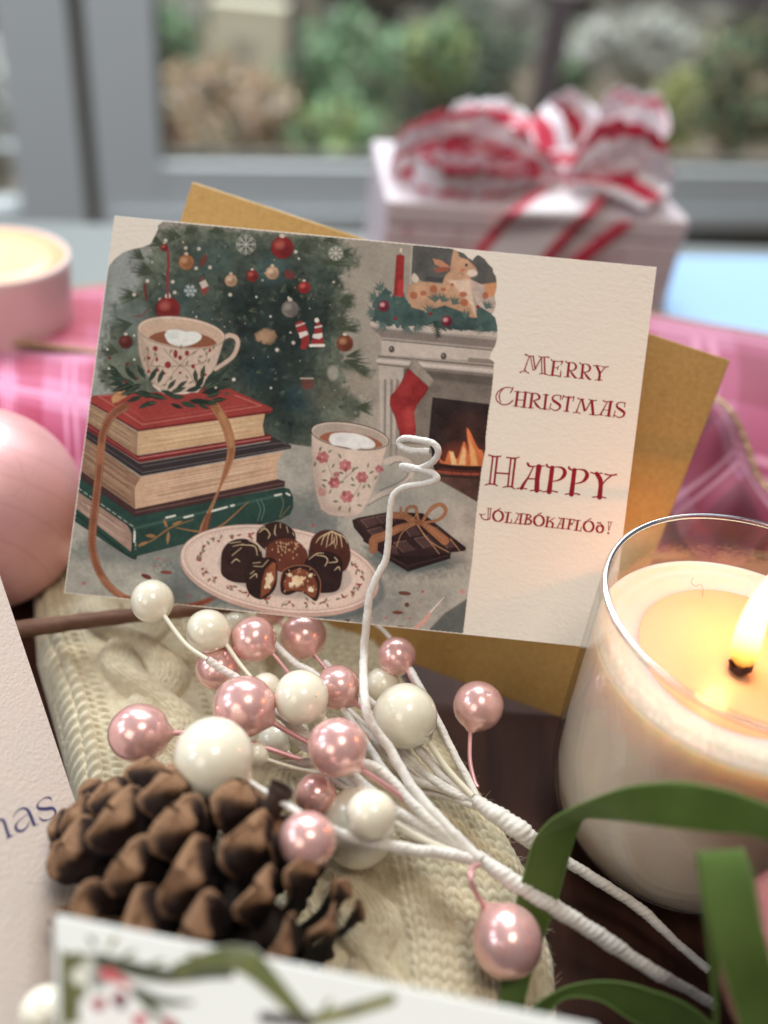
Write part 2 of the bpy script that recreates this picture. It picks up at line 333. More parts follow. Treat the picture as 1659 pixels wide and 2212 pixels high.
    A.poly(Z2([(272, 765), (300, 780), (315, 860), (320, 945), (225, 945), (245, 880), (262, 800)]), (158, 40, 40)); A.poly(Z2([(245, 860), (312, 850), (312, 880), (290, 895), (240, 885)]), (228, 220, 210)); A.line(Z2([(262, 810), (305, 800)]), 4, (226, 210, 200)); A.line(Z2([(225, 942), (322, 940)]), 6, (232, 222, 212)); X, Y = Z2([(272, 758)])[0]; A.ell(X, Y, 5, 5, (232, 222, 212))
    A.poly(Z1([(975, 560), (985, 470), (1010, 520), (1035, 560), (1000, 605)]), (150, 60, 56), .9); A.poly(Z1([(970, 520), (1010, 500), (1030, 540), (990, 560)]), (214, 200, 188), .9); A.ell(*Z1([(997, 375)])[0], 7, 14, (120, 56, 44), .8, rot=20); A.ell(*Z1([(1560, 465)])[0], 11, 10, (130, 50, 50), .8, wob=4); A.ell(*Z1([(1405, 870)])[0], 22, 15, (176, 138, 104), .9, soft=3, wob=6, mot=.4); A.ell(*Z2([(205, 1220)])[0], 13, 12, (118, 52, 46), .7, soft=2); A.line(Z2([(155, 1180), (245, 1180)]), 4, (190, 176, 160), .7); A.ell(*Z2([(390, 1140)])[0], 12, 16, (176, 168, 154), .7, soft=3); A.poly(Z2([(450, 1110), (560, 1130), (660, 1200), (560, 1260), (480, 1180)]), (160, 148, 132), .7, soft=4)
    # ---- fireplace
    A.poly(Z2([(970, 190), (1262, 220), (1600, 240), (1600, 500), (1050, 480), (950, 440)]), (98, 96, 92), mot=.35); A.poly(Z2([(1060, 440), (1190, 450), (1190, 490), (1060, 480)]), (70, 74, 74), .8); A.line(Z2([(965, 200), (948, 520)]), 2.4, (196, 186, 172))
    A.poly(Z2([(655, 765), (1590, 835), (1600, 1659), (700, 1659), (740, 1200), (725, 900)]), (176, 163, 152), mot=.14)
    A.poly(Z2([(655, 762), (1000, 800), (1590, 830), (1590, 880), (1000, 838), (665, 800)]), (206, 190, 178)); A.poly(Z2([(665, 812), (1590, 905), (1585, 960), (740, 880)]), (136, 123, 114), .95, soft=1.5)
    A.poly(Z2([(745, 905), (1590, 985), (1590, 1060), (740, 1010)]), (204, 190, 178)); A.line(Z2([(750, 900), (1590, 980)]), 2, (110, 98, 92)); A.line(Z2([(722, 1020), (1590, 1095)]), 3.2, (116, 104, 96)); A.line(Z2([(715, 1050), (1590, 1130)]), 8, (212, 198, 188)); A.line(Z2([(720, 1078), (1590, 1160)]), 3, (120, 108, 100), .9)
    A.poly(Z2([(1370, 1028), (1600, 1048), (1600, 1080), (1370, 1060)]), (138, 126, 116), .9)
    for (x, y) in Z2([(815, 968), (1192, 1018)]): A.ell(x, y, 6.5, 7.5, (92, 82, 76)); A.ell(x - 1.5, y - 2, 2.2, 2.5, (150, 140, 130), soft=1)
    A.poly(Z2([(720, 1085), (910, 1105), (870, 1659), (735, 1659)]), (192, 180, 168), mot=.12); A.poly(Z2([(905, 1105), (1600, 1170), (1600, 1400), (1110, 1320), (1090, 1659), (860, 1659)]), (128, 116, 106), mot=.3); A.poly(Z2([(905, 1105), (1600, 1170), (1600, 1240), (1050, 1180), (905, 1150)]), (92, 84, 78), .8, soft=4)
    for x in (768, 815, 858): A.line(Z2([(x, 1195), (x - 4, 1600), (x - 10, 1760)]), [6, 5, 3], (136, 124, 114), .85, soft=1.2)
    A.poly([(934, 858), (1100, 878), (1075, 1100), (1032, 1085), (940, 1028), (926, 946)], (50, 38, 38), mot=.5); A.ell(1010, 935, 50, 40, (78, 46, 38), .6, soft=20, mot=.5); A.poly(Z4([(1100, 470), (1480, 500), (1460, 700), (1140, 545)]), (98, 66, 56), .9, soft=5, mot=.5)
    A.ell(*Z4([(1330, 380)])[0], 52, 30, (150, 62, 34), .6, soft=14)
    A.poly(Z4([(1165, 380), (1200, 400), (1235, 320), (1290, 380), (1340, 255), (1375, 350), (1362, 155), (1440, 300), (1478, 330), (1472, 440), (1190, 415)]), (226, 116, 52), curve=True, soft=1.2, mot=.3); A.poly(Z4([(1235, 330), (1262, 330), (1290, 425), (1250, 425)]), (250, 206, 140), soft=1.5); A.poly(Z4([(1335, 290), (1352, 320), (1350, 425), (1300, 425)]), (248, 196, 126), soft=1.5); A.poly(Z4([(1378, 230), (1420, 330), (1440, 430), (1390, 430), (1384, 330)]), (246, 176, 100), soft=2)
    A.line(Z4([(1120, 425), (1300, 445), (1480, 450)]), [6, 9, 9], (56, 34, 30)); A.line(Z4([(1130, 470), (1300, 488), (1470, 492)]), [5, 6, 5], (176, 74, 46), .9, dash=(14, 20)); A.line(Z4([(1110, 500), (1460, 520)]), 5, (62, 40, 36), .9)
    A.poly(Z2([(935, 1100), (1090, 1235), (1060, 1295), (1000, 1370), (975, 1430), (992, 1560), (990, 1605)]) + Z4([(992, 130), (985, 210), (950, 226), (880, 220), (858, 150), (830, 40)]) + Z2([(845, 1480), (800, 1370), (805, 1310), (870, 1235)]), (156, 34, 36), mot=.4, edge=.4); A.ell(*Z2([(940, 1470)])[0], 12, 24, (196, 60, 56), .7, soft=6); A.ell(*Z2([(895, 1260)])[0], 16, 14, (182, 52, 50), .6, soft=6)
    A.poly(Z2([(935, 1105), (972, 1025), (1122, 1190), (1088, 1245)]), (158, 146, 132), mot=.3, edge=.3)
    # garland, candles, plush fawn
    A.poly(Z2([(680, 700), (690, 600), (770, 520), (830, 590), (900, 560), (960, 650), (1060, 690), (1120, 600), (1270, 620), (1400, 740), (1460, 640), (1530, 660), (1600, 820), (1530, 840), (1200, 825), (1100, 790), (920, 815), (780, 795), (670, 755)]), (70, 94, 90), soft=1.5, mot=.5, wob=8)
    A.poly(Z2([(850, 285), (880, 280), (908, 292), (895, 580), (828, 580)]), (164, 36, 38), mot=.2, edge=.3); A.poly(Z2([(866, 465), (904, 458), (898, 590), (852, 585)]), (192, 48, 46), mot=.2); A.ell(*Z2([(882, 250)])[0], 2.5, 5, (240, 226, 190), .8)
    BO = (206, 158, 122)
    A.poly(Z2([(920, 570), (940, 500), (1010, 478), (1100, 480), (1180, 500), (1205, 430), (1240, 400), (1245, 340), (1262, 245), (1285, 240), (1310, 300), (1370, 320), (1430, 380), (1440, 425), (1385, 450), (1400, 520), (1405, 610), (1437, 740), (1390, 738), (1310, 690), (1200, 650), (1060, 690), (960, 665)]), BO, soft=1, mot=.25, edge=.15)
    A.poly(Z2([(1245, 375), (1180, 325), (1110, 308), (1130, 352), (1200, 385)]), (206, 140, 104)); A.poly(Z2([(1235, 372), (1160, 370), (1115, 390), (1150, 412), (1225, 402)]), (164, 92, 66)); A.poly(Z2([(1225, 470), (1385, 462), (1425, 720), (1395, 650), (1300, 540)]), (236, 206, 180), .85, soft=3); A.ell(*Z2([(1400, 415)])[0], 11, 8, (238, 216, 198), .9, soft=2)
    A.poly(Z2([(1385, 460), (1470, 500), (1600, 486), (1600, 700), (1540, 710), (1440, 650), (1402, 560)]), (204, 180, 166), mot=.2); A.poly(Z2([(1485, 495), (1600, 480), (1600, 585), (1500, 590)]), (218, 150, 100), soft=2)
    for (x, y, a, b) in [(975, 578, 28, 28), (1045, 562, 24, 19), (1117, 530, 27, 27), (1190, 535, 20, 14), (1335, 570, 28, 20), (1342, 630, 29, 28), (1494, 580, 22, 28), (1255, 500, 14, 12)]: X, Y = Z2([(x, y)])[0]; A.ell(X, Y, a * S2, b * S2, (182, 98, 62), .9, soft=1)
    A.ell(*Z2([(1357, 357)])[0], 3.2, 3, (84, 48, 40)); A.ell(*Z2([(1330, 392)])[0], 5, 4, (214, 120, 90)); A.ell(*Z2([(985, 450)])[0], 8, 9, (226, 206, 186), wob=4); A.line(Z2([(1320, 420), (1340, 432)]), 1.2, (120, 70, 56))
    for (x, y, an) in [(700, 600, 150), (690, 700, 185), (740, 540, 120), (760, 780, 230), (930, 800, 250), (1000, 790, 280), (1130, 620, 90), (1180, 620, 60), (1260, 640, 60), (1500, 670, 60), (1460, 800, 270), (1560, 800, 320), (850, 640, 60), (1090, 700, 90), (1350, 740, 90)]:
        X, Y = Z2([(x, y)])[0]; A.tuft(X, Y, an, 24, 9, 110, (62, 90, 88), .85, 3); A.tuft(X, Y, an, 17, 7, 90, (92, 116, 106), .8, 2.2)
    for t in range(7):
        X, Y = Z2([(1130 + t * 4, 770 + t * 17)])[0]; A.line([(X, Y), (X - 14 + t * 1.4, Y + 6)], [4.5, 1], (40, 62, 52)); A.line([(X, Y), (X + 15 - t * 1.4, Y + 4)], [4.5, 1], (46, 68, 56))
    for (x, y, r) in [(757, 655, 40), (1215, 765, 39)]: X, Y = Z2([(x, y)])[0]; ball(X, Y, r * S2, (128, 34, 60), (240, 176, 176), False)
    for (x, y) in Z2([(1097, 712), (845, 745), (1440, 660)]): A.ell(x, y, 4, 4, (140, 40, 44))
    # ---- table
    A.poly([(90, 1060), (560, 950), (608, 957), (673, 966), (800, 985), (900, 1008), (949, 1038), (1040, 1090), (1040, 1420), (90, 1420)], (176, 170, 158), mot=.18, soft=1)
    for (x, y, a, b, c, al) in [(620, 1130, 120, 50, (112, 118, 114), .85), (690, 1085, 70, 30, (124, 128, 122), .7), (340, 1190, 190, 40, (120, 124, 118), .8), (430, 1270, 90, 60, (104, 114, 114), .8), (900, 1210, 110, 32, (108, 114, 112), .8), (720, 1310, 150, 40, (112, 118, 116), .8), (880, 1300, 100, 50, (160, 154, 146), .6), (250, 1260, 80, 40, (172, 168, 156), .7), (1000, 1150, 40, 60, (184, 170, 158), .6), (640, 1000, 40, 30, (186, 180, 170), .6)]: A.ell(x, y, a, b, c, al, soft=16, mot=.3, wob=14)
    A.poly(Z4([(1380, 1385), (1320, 1700), (1060, 1650), (1200, 1500)]), (90, 94, 92), .9, soft=2, mot=.2); A.line(Z4([(1090, 1500), (1195, 1385)]), [3.5, 1.5], (236, 218, 208)); A.line(Z4([(950, 1630), (1040, 1570), (1090, 1505)]), [5, 9, 6], (222, 160, 146)); A.ell(*Z4([(1330, 1345)])[0], 5, 6, (206, 128, 122), .8, soft=2)
    # ---- books
    def pages(quad, n, c1, c2):                       # quad: top-left, top-right, bottom-right, bottom-left
        q = np.array(quad, float)
        for i in range(n):
            t = (i + random.random() * .6) / n; a = q[0] * (1 - t) + q[3] * t; b = q[1] * (1 - t) + q[2] * t; u = random.random() * .3; v = 1 - random.random() * .3
            A.line([a + (b - a) * u, a + (b - a) * v], random.choice([.8, 1.2, 2.2]), random.choice([c1, c2]), .55, curve=False, soft=.6)
    A.poly(Z3([(130, 560), (185, 620), (550, 880), (1520, 695), (1560, 706), (1583, 760), (1585, 820), (1565, 870), (1500, 905), (520, 1155), (490, 1140), (100, 880)]), (44, 74, 66), mot=.3, edge=.4)
    A.poly(Z3([(100, 670), (175, 722), (505, 948), (528, 1000), (528, 1118), (165, 832), (90, 780)]), (168, 134, 118), mot=.15); pages(Z3([(170, 735), (510, 965), (525, 1100), (165, 825)]), 15, (120, 88, 78), (206, 176, 156)); A.line(Z3([(100, 850), (165, 870), (510, 1140), (560, 1140)]), 5, (36, 58, 52))
    A.line(Z3([(505, 945), (535, 990), (530, 1120)]), 3, (30, 46, 42)); A.line(Z3([(180, 700), (500, 925), (545, 965), (555, 1100)]), 1.8, (214, 214, 200), .7, dash=(9, 15)); A.line(Z3([(560, 960), (900, 880), (1500, 745)]), 5, (78, 112, 100), .6, soft=2)
    for a in ([(755, 893), (812, 880)], [(872, 892), (928, 878)], [(1025, 858), (1150, 824)], [(1178, 816), (1196, 812)], [(1465, 748), (1505, 740)], [(1540, 735), (1560, 745)], [(548, 985), (545, 1050)]): A.line(Z3(a), 4, (232, 230, 218), .95, curve=False)
    A.line(Z3([(1345, 775), (1370, 840), (1350, 915)]), 1.6, (110, 140, 124), .8); A.line(Z3([(1370, 770), (1395, 835), (1375, 910)]), 1.6, (110, 140, 124), .8); A.line(Z3([(1500, 745), (1520, 800), (1495, 890)]), 1.4, (140, 136, 96), .8); A.line(Z3([(1505, 890), (1560, 820)]), 1.6, (140, 120, 76), .8)
    GO = (156, 112, 64); A.line(Z3([(575, 1085), (680, 1030), (780, 960), (930, 905)]), [1, 3, 3, 1.5], GO); A.line(Z3([(820, 960), (1000, 985), (1120, 940), (1290, 790)]), [2, 4, 4, 2], GO)
    for (x, y, an, l, w) in [(640, 1050, 200, 26, 8), (690, 1015, 175, 24, 9), (760, 960, 110, 22, 7), (770, 980, 265, 30, 8), (790, 940, 20, 26, 6), (1080, 960, 215, 30, 5)]: X, Y = Z3([(x, y)])[0]; A.leaf(X, Y, an, l, w, GO, (196, 156, 100))
    A.poly(Z3([(150, 555), (190, 580), (550, 835), (1478, 640), (1530, 655), (1528, 690), (550, 886), (130, 590)]), (76, 50, 50), mot=.2, edge=.3); A.line(Z3([(556, 858), (1520, 668)]), 2, (130, 92, 84), .8)
    A.poly(Z3([(150, 330), (215, 365), (585, 630), (548, 700), (548, 832), (180, 575), (140, 540)]), (154, 116, 90), mot=.15); A.poly(Z3([(583, 628), (1520, 460), (1482, 520), (1480, 642), (550, 836), (545, 700)]), (214, 172, 138), mot=.14)
    pages(Z3([(210, 380), (575, 640), (545, 820), (190, 575)]), 22, (108, 76, 60), (200, 162, 128)); pages(Z3([(590, 640), (1500, 475), (1475, 635), (555, 825)]), 24, (158, 116, 90), (236, 202, 168)); A.line(Z3([(585, 632), (548, 700), (549, 830)]), 1.5, (110, 76, 62), .8)
    A.poly(Z3([(160, 270), (225, 312), (580, 540), (1438, 395), (1436, 362), (1572, 422), (1568, 442), (590, 622), (215, 365), (150, 320)]), (60, 50, 54), mot=.2, edge=.3); A.line(Z3([(600, 560), (1430, 415), (1540, 415)]), 2.5, (104, 92, 94), .8); A.line(Z3([(595, 600), (1560, 432)]), 1.4, (132, 118, 116), .8); A.line(Z3([(230, 350), (590, 590)]), 1.6, (110, 96, 96), .8)
    A.poly(Z3([(170, 225), (232, 262), (575, 488), (1436, 348), (1440, 388), (580, 535), (225, 312), (160, 260)]), (126, 34, 38), mot=.15, edge=.3); A.line(Z3([(580, 505), (1435, 368)]), 2.6, (212, 120, 110), .85); A.line(Z3([(240, 290), (575, 512)]), 1.6, (190, 96, 90), .8)
    A.poly(Z3([(180, 130), (245, 142), (562, 335), (556, 485), (236, 264), (180, 230)]), (170, 134, 102), mot=.15); A.poly(Z3([(566, 334), (1400, 208), (1384, 290), (1396, 356), (560, 484)]), (216, 174, 130), mot=.14)
    pages(Z3([(250, 155), (560, 345), (556, 470), (240, 262)]), 16, (118, 86, 62), (206, 172, 136)); pages(Z3([(572, 345), (1390, 220), (1390, 345), (565, 475)]), 20, (166, 122, 84), (238, 206, 164)); A.line(Z3([(566, 336), (558, 484)]), 1.4, (120, 80, 60), .8)
    A.poly(Z3([(200, 100), (255, 98), (420, 84), (1170, 50), (1450, 178), (1442, 208), (570, 330), (250, 142), (200, 130)]), (166, 56, 50), mot=.15, edge=.35); A.line(Z3([(255, 140), (570, 322), (1440, 200)]), 3.2, (110, 28, 34), curve=False); A.line(Z3([(420, 92), (312, 98), (600, 285), (1375, 162), (1200, 92)]), 1.5, (218, 134, 116), .85, curve=False); A.line(Z3([(470, 150), (620, 255), (1280, 155)]), 1, (206, 110, 96), .6, curve=False)
    for i in range(26): X, Y = Z3([(random.uniform(600, 1250), random.uniform(150, 240))])[0]; A.line([(X, Y), (X, Y + 4)], .8, (200, 96, 84), .5, curve=False)
    def satin(pts, ws, c, c2):
        A.line(Z3(pts), [w * S1 for w in ws], c, mot=.2); q = cr(np.array([p for p in pts], float), 60); tg = np.gradient(q, axis=0); nl = np.stack([-tg[:, 1], tg[:, 0]], 1); nl /= np.linalg.norm(nl, axis=1)[:, None]
        w = np.interp(np.linspace(0, 1, 60), np.linspace(0, 1, len(ws)), ws)[:, None]
        for sg in (-.36, .36): A.line(Z3(q + nl * w * sg), 1.1, c2, .8, dash=(4, 7))
    satin([(485, 165), (400, 225), (345, 330), (328, 440), (315, 600), (292, 800), (275, 950), (272, 1090), (310, 1230), (380, 1340), (460, 1405), (535, 1432)], [60, 58, 52, 52, 52, 54, 54, 54, 52, 50, 46, 44], (142, 82, 54), (216, 164, 122))
    A.line(Z3([(330, 430), (323, 520)]), 15, (190, 126, 84), .5, soft=4); A.line(Z3([(340, 1290), (400, 1350), (460, 1400)]), 10, (190, 130, 90), .5, soft=4)
    satin([(1075, 170), (1135, 270), (1170, 380), (1178, 470), (1145, 590), (1090, 730), (1035, 860), (1002, 950), (990, 1040)], [62, 62, 60, 52, 40, 14, 26, 48, 56], (160, 100, 62), (222, 172, 124)); A.line(Z3([(1110, 210), (1160, 330), (1178, 420)]), 10, (206, 148, 96), .6, soft=3); A.line(Z3([(1030, 880), (990, 1030)]), 14, (112, 58, 42), .6, soft=3)
    satin([(780, 1468), (900, 1468), (1000, 1445), (1085, 1405)], [14, 32, 40, 36], (124, 62, 46), (196, 132, 100))
    # cup on the books
    CU = (214, 186, 166)
    A.line(Z1([(1125, 885), (1165, 862), (1210, 880), (1222, 925), (1185, 1005), (1075, 1085)]), [8, 10, 10, 10, 9, 8], CU, mot=.1); A.line(Z1([(1135, 905), (1170, 885), (1195, 900), (1190, 945), (1140, 1010)]), 1.2, (120, 92, 76), .8); A.line(Z1([(1125, 870), (1165, 848), (1222, 868), (1236, 925), (1198, 1015), (1085, 1100)]), 1.2, (120, 92, 76), .8)
    A.poly(Z1([(567, 815), (570, 900), (580, 990), (605, 1070), (650, 1150), (705, 1232), (960, 1238), (1010, 1170), (1080, 1060), (1112, 960), (1140, 860)]), CU, mot=.1, edge=.25); A.poly(Z1([(567, 815), (575, 950), (605, 1070), (650, 1150), (690, 1210), (680, 1080), (640, 960)]), (186, 156, 136), .7, soft=6)
    X, Y = Z1([(853, 845)])[0]; A.ell(X, Y, 287 * S1, 102 * S1, (230, 204, 184), rot=7, edge=.4); A.ell(X, Y + 1.5, 274 * S1, 91 * S1, (212, 178, 152), rot=7, mot=.14)
    sv = A.mask.copy(); B = Paint(130, 450, 1082, 1385, .8); B.ell(X, Y + 1.5, 270 * S1, 90 * S1, (0, 0, 0), rot=7); A.mask = sv * B.al
    A.ell(*Z1([(862, 912)])[0], 226 * S1, 78 * S1, (150, 88, 58), rot=5, mot=.12); A.mask = sv
    A.poly(Z1([(742, 862), (765, 830), (830, 826), (880, 838), (940, 838), (983, 862), (975, 895), (920, 925), (850, 936), (775, 915)]), (238, 238, 230), curve=True, mot=.06, edge=.12); A.ell(*Z1([(800, 870)])[0], 12, 8, (222, 226, 222), .8, soft=3); A.ell(X, Y, 287 * S1, 102 * S1, (130, 92, 74), .8, rot=7, line=1.3)
    for a in ([(845, 1060), (780, 1000), (740, 950)], [(845, 1060), (900, 1000), (960, 960)], [(845, 1060), (900, 1100), (940, 1180)], [(845, 1060), (800, 1110), (740, 1190)], [(845, 1060), (760, 1070), (650, 1060)], [(845, 1060), (930, 1060), (1020, 1030)], [(640, 960), (630, 1020), (640, 1090)], [(1000, 950), (1020, 1010), (980, 1060)], [(690, 960), (660, 1050)]): A.line(Z1(a), 1.3, (112, 84, 62), .9)
    for (x, y, an) in [(775, 985, 60), (850, 960, 85), (920, 990, 40), (960, 1010, 20), (880, 1060, 60), (700, 1000, 140), (640, 970, 110), (1010, 1000, 60), (980, 1050, 120), (900, 1180, 30), (880, 1120, 300), (800, 1130, 230), (720, 1060, 200), (1060, 960, 80), (700, 1090, 220), (760, 1180, 200), (1040, 1010, 250), (620, 1000, 250), (990, 960, 20)]: X, Y = Z1([(x, y)])[0]; A.leaf(X, Y, an, 13, 5, (132, 124, 94), None, .9)
    for (x, y, a, b) in [(683, 950, 17, 17), (765, 1056, 21, 22), (890, 980, 15, 18), (815, 985, 14, 28), (640, 1012, 12, 12), (692, 1020, 10, 16), (930, 1066, 13, 15), (735, 1112, 16, 12), (845, 1010, 12, 16), (940, 1120, 11, 16), (640, 1100, 10, 12), (845, 1108, 9, 9), (1040, 960, 9, 14), (700, 1090, 9, 12), (1010, 1120, 10, 10)]: X, Y = Z1([(x, y)])[0]; A.ell(X, Y, a * S1, b * S1, (150, 44, 46))
    A.line(Z1([(672, 1190), (745, 1242)]), 4, (232, 208, 192)); A.line(Z1([(790, 1238), (880, 1240), (965, 1215)]), 4, (236, 212, 196))
    A.poly(Z1([(395, 1270), (430, 1225), (480, 1200), (530, 1210), (500, 1260), (440, 1300), (400, 1310)]), (210, 150, 98), edge=.4); A.line(Z1([(420, 1240), (470, 1260), (520, 1215)]), 1.5, (150, 90, 56))
    LG = [(44, 60, 50), (52, 68, 56), (38, 52, 46)]
    for (x, y, an, l) in [(470, 1130, 160, 60), (500, 1150, 175, 70), (450, 1140, 120, 50), (520, 1140, 110, 52), (560, 1160, 130, 60), (480, 1170, 190, 55), (540, 1180, 200, 80), (600, 1180, 205, 75), (620, 1150, 120, 60), (640, 1170, 60, 62), (700, 1180, 70, 56), (560, 1230, 190, 60), (600, 1260, 200, 60), (650, 1240, 180, 60), (700, 1260, 175, 70), (760, 1280, 165, 72), (700, 1300, 190, 60), (650, 1310, 200, 46), (780, 1240, 20, 60), (760, 1220, 50, 50), (820, 1210, 35, 48), (880, 1230, 15, 60), (940, 1230, 60, 70), (950, 1180, 95, 54), (980, 1150, 75, 52), (1000, 1190, 50, 66), (1040, 1170, 35, 62), (1020, 1210, 25, 70), (1060, 1210, 5, 56), (980, 1240, 10, 72), (1040, 1290, 5, 60), (960, 1290, -10, 70), (900, 1290, -5, 74), (840, 1300, -15, 64), (960, 1310, -25, 46), (780, 1310, -20, 50), (880, 1270, 175, 62), (820, 1260, 160, 60), (1010, 1270, 20, 60), (560, 1200, 150, 60), (420, 1100, 130, 36), (380, 1120, 150, 34), (360, 1160, 185, 24), (1110, 1110, 30, 34), (1120, 1150, 0, 30), (1130, 1240, -10, 26)]:
        X, Y = Z1([(x, y)])[0]; A.leaf(X, Y, an, l * .62, l * .19, random.choice(LG), random.choice([(96, 110, 86), (150, 150, 104), None]))
    for (x, y) in Z1([(485, 1165), (562, 1145), (1002, 1210), (385, 1012), (500, 1050)]): A.ell(x, y, 3.4, 3.4, (118, 36, 40))
    for (x, y) in Z1([(380, 1080), (545, 1022), (1078, 1205), (1195, 1152), (370, 955), (545, 865)]): A.ell(x, y, 2.2, 2.2, (236, 232, 220), soft=.8)
    # ---- plate
    PL = (232, 204, 188)
    A.ell(612, 1248, 222, 90, (92, 102, 102), .7, rot=9, soft=5); A.ell(604, 1236, 217, 92, (206, 168, 152), rot=9, edge=.3); A.ell(604, 1229, 216, 91, PL, rot=9, mot=.05); A.ell(604, 1229, 216, 91, (164, 116, 102), .8, rot=9, line=1.2); A.ell(604, 1229, 207, 84, (150, 88, 80), .8, rot=9, line=1.3)
    for i in range(110):
        a = i * 2 * math.pi / 110; k = math.radians(9); u, v = 202 * math.cos(a), 80 * math.sin(a); X, Y = 604 + u * math.cos(k) - v * math.sin(k), 1229 + u * math.sin(k) + v * math.cos(k); A.ell(X, Y, 1.5, .7, (176, 120, 108), .8, rot=math.degrees(a) + 90)
    A.ell(615, 1234, 146, 56, (198, 178, 166), rot=8, soft=3, mot=.14); A.ell(615, 1240, 130, 46, (176, 156, 148), .7, rot=8, soft=8)
    for i in range(24):
        a = i * 2 * math.pi / 24 + .1; k = math.radians(9); u, v = 176 * math.cos(a), 68 * math.sin(a); X, Y = 604 + u * math.cos(k) - v * math.sin(k), 1229 + u * math.sin(k) + v * math.cos(k)
        t = math.degrees(-a) + 90; A.line([(X - 8 * math.cos(math.radians(t)), Y + 5 * math.sin(math.radians(t))), (X + 8, Y - 3)], 1, (120, 90, 66), .8)
        for j in range(3): A.leaf(X + random.uniform(-9, 9), Y + random.uniform(-4, 4), random.uniform(0, 360), 12, 5, random.choice([(112, 112, 84), (96, 104, 82), (156, 122, 90), (150, 58, 54)]), None, .9)
        A.ell(X + random.uniform(-6, 6), Y + random.uniform(-3, 3), 3, 2.6, (156, 50, 52))
    def choc(T_, pts, c, dr=(), dc=(228, 198, 154), w=2):
        A.poly(T_(pts), c, curve=True, mot=.3, soft=.8, edge=.35)
        for d in dr: A.line(T_(d), [w * .6] + [w] * (len(d) - 2) + [w * .6], dc, .95)
    choc(Z3, [(1340, 1050), (1350, 980), (1420, 930), (1500, 922), (1580, 970), (1600, 1030), (1560, 1090), (1420, 1110)], (60, 38, 34), ([(1360, 990), (1400, 965), (1430, 1000), (1420, 1030)], [(1470, 940), (1462, 990), (1470, 1010)], [(1500, 930), (1500, 960)], [(1540, 950), (1550, 990)], [(1580, 990), (1590, 1010)], [(1370, 970), (1400, 950)]))
    choc(Z3, [(1110, 1200), (1120, 1110), (1170, 1050), (1260, 1030), (1340, 1060), (1380, 1130), (1380, 1230), (1330, 1310), (1200, 1315), (1120, 1270)], (58, 38, 36), ([(1170, 1060), (1240, 1050)], [(1290, 1040), (1350, 1070), (1370, 1110)], [(1185, 1140), (1245, 1090)], [(1240, 1070), (1330, 1080), (1350, 1140)], [(1180, 1190), (1210, 1165), (1235, 1180)], [(1190, 1080), (1260, 1065)]))
    choc(Z3, [(1400, 1160), (1420, 1070), (1500, 1030), (1600, 1040), (1670, 1110), (1675, 1200), (1620, 1260), (1480, 1240)], (108, 54, 38)); 
    for i in range(46): X, Y = Z3([(random.gauss(1550, 55), 1050 + abs(random.gauss(0, 50)))])[0]; A.ell(X, Y, 1, 2.2, (222, 178, 130), .95, rot=random.uniform(-30, 30))
    choc(Z4, [(212, 1050), (235, 960), (300, 905), (400, 900), (480, 950), (515, 1050), (510, 1130), (460, 1200), (330, 1180), (220, 1120)], (84, 44, 34), [[(380, 905 + 0), (300 + i * 28, 930 + abs(i - 3) * 6), (265 + i * 38, 990 + (i % 3) * 16)] for i in range(7)] + [[(400, 950), (395, 980), (360, 1010)], [(395, 980), (410, 1030)]])
    choc(Z4, [(180, 1140), (215, 1090), (290, 1055), (380, 1060), (450, 1110), (458, 1220), (430, 1330), (340, 1355), (240, 1340), (180, 1250)], (52, 34, 34), ([(215, 1110), (270, 1070), (320, 1065)], [(270, 1080), (330, 1090), (350, 1120), (330, 1160)], [(360, 1135), (420, 1125), (400, 1095)], [(400, 1190), (430, 1165), (440, 1190)]))
    choc(Z3, [(1265, 1270), (1290, 1190), (1360, 1155), (1450, 1160), (1478, 1200), (1475, 1330), (1430, 1400), (1365, 1428), (1290, 1380)], (52, 34, 32), ([(1320, 1190), (1370, 1185)], [(1325, 1210), (1375, 1212)], [(1305, 1260), (1330, 1240)], [(1300, 1290), (1340, 1260), (1345, 1285)], [(1380, 1215), (1420, 1170)]))
    A.poly(Z3([(1400, 1230), (1450, 1180), (1472, 1190), (1470, 1300), (1430, 1380), (1368, 1422), (1375, 1310)]), (150, 80, 48), mot=.5, edge=.6); A.poly(Z3([(1420, 1260), (1445, 1245), (1455, 1290), (1430, 1350), (1400, 1360), (1405, 1300)]), (238, 212, 170), wob=5)
    choc(Z4, [(5, 1290), (20, 1210), (90, 1155), (180, 1150), (260, 1190), (298, 1280), (290, 1370), (262, 1415), (200, 1370), (140, 1345), (60, 1370), (15, 1350)], (58, 34, 30)); A.poly(Z4([(30, 1290), (60, 1215), (140, 1180), (220, 1205), (270, 1280), (265, 1370), (235, 1385), (180, 1345), (100, 1335), (45, 1340)]), (134, 68, 42), curve=True, mot=.5)
    A.line(Z4([(2, 1290), (30, 1195), (120, 1155), (230, 1170), (295, 1260), (295, 1370)]), 1.3, (186, 120, 84)); 
    for (x, y, r, c) in [(130, 1270, 44, (244, 212, 168)), (90, 1290, 22, (240, 222, 190)), (225, 1325, 24, (240, 222, 186)), (75, 1225, 14, (236, 210, 170)), (228, 1225, 15, (240, 218, 180)), (160, 1250, 26, (236, 196, 148))]: X, Y = Z4([(x, y)])[0]; A.ell(X, Y, r * S2, r * .8 * S2, c, wob=5)
    for i in range(30): X, Y = Z4([(random.uniform(30, 270), random.uniform(1170, 1370))])[0]; A.ell(X, Y, 1.2, 1.2, (232, 196, 150), .9)
    # ---- mug
    MG = (218, 194, 176)
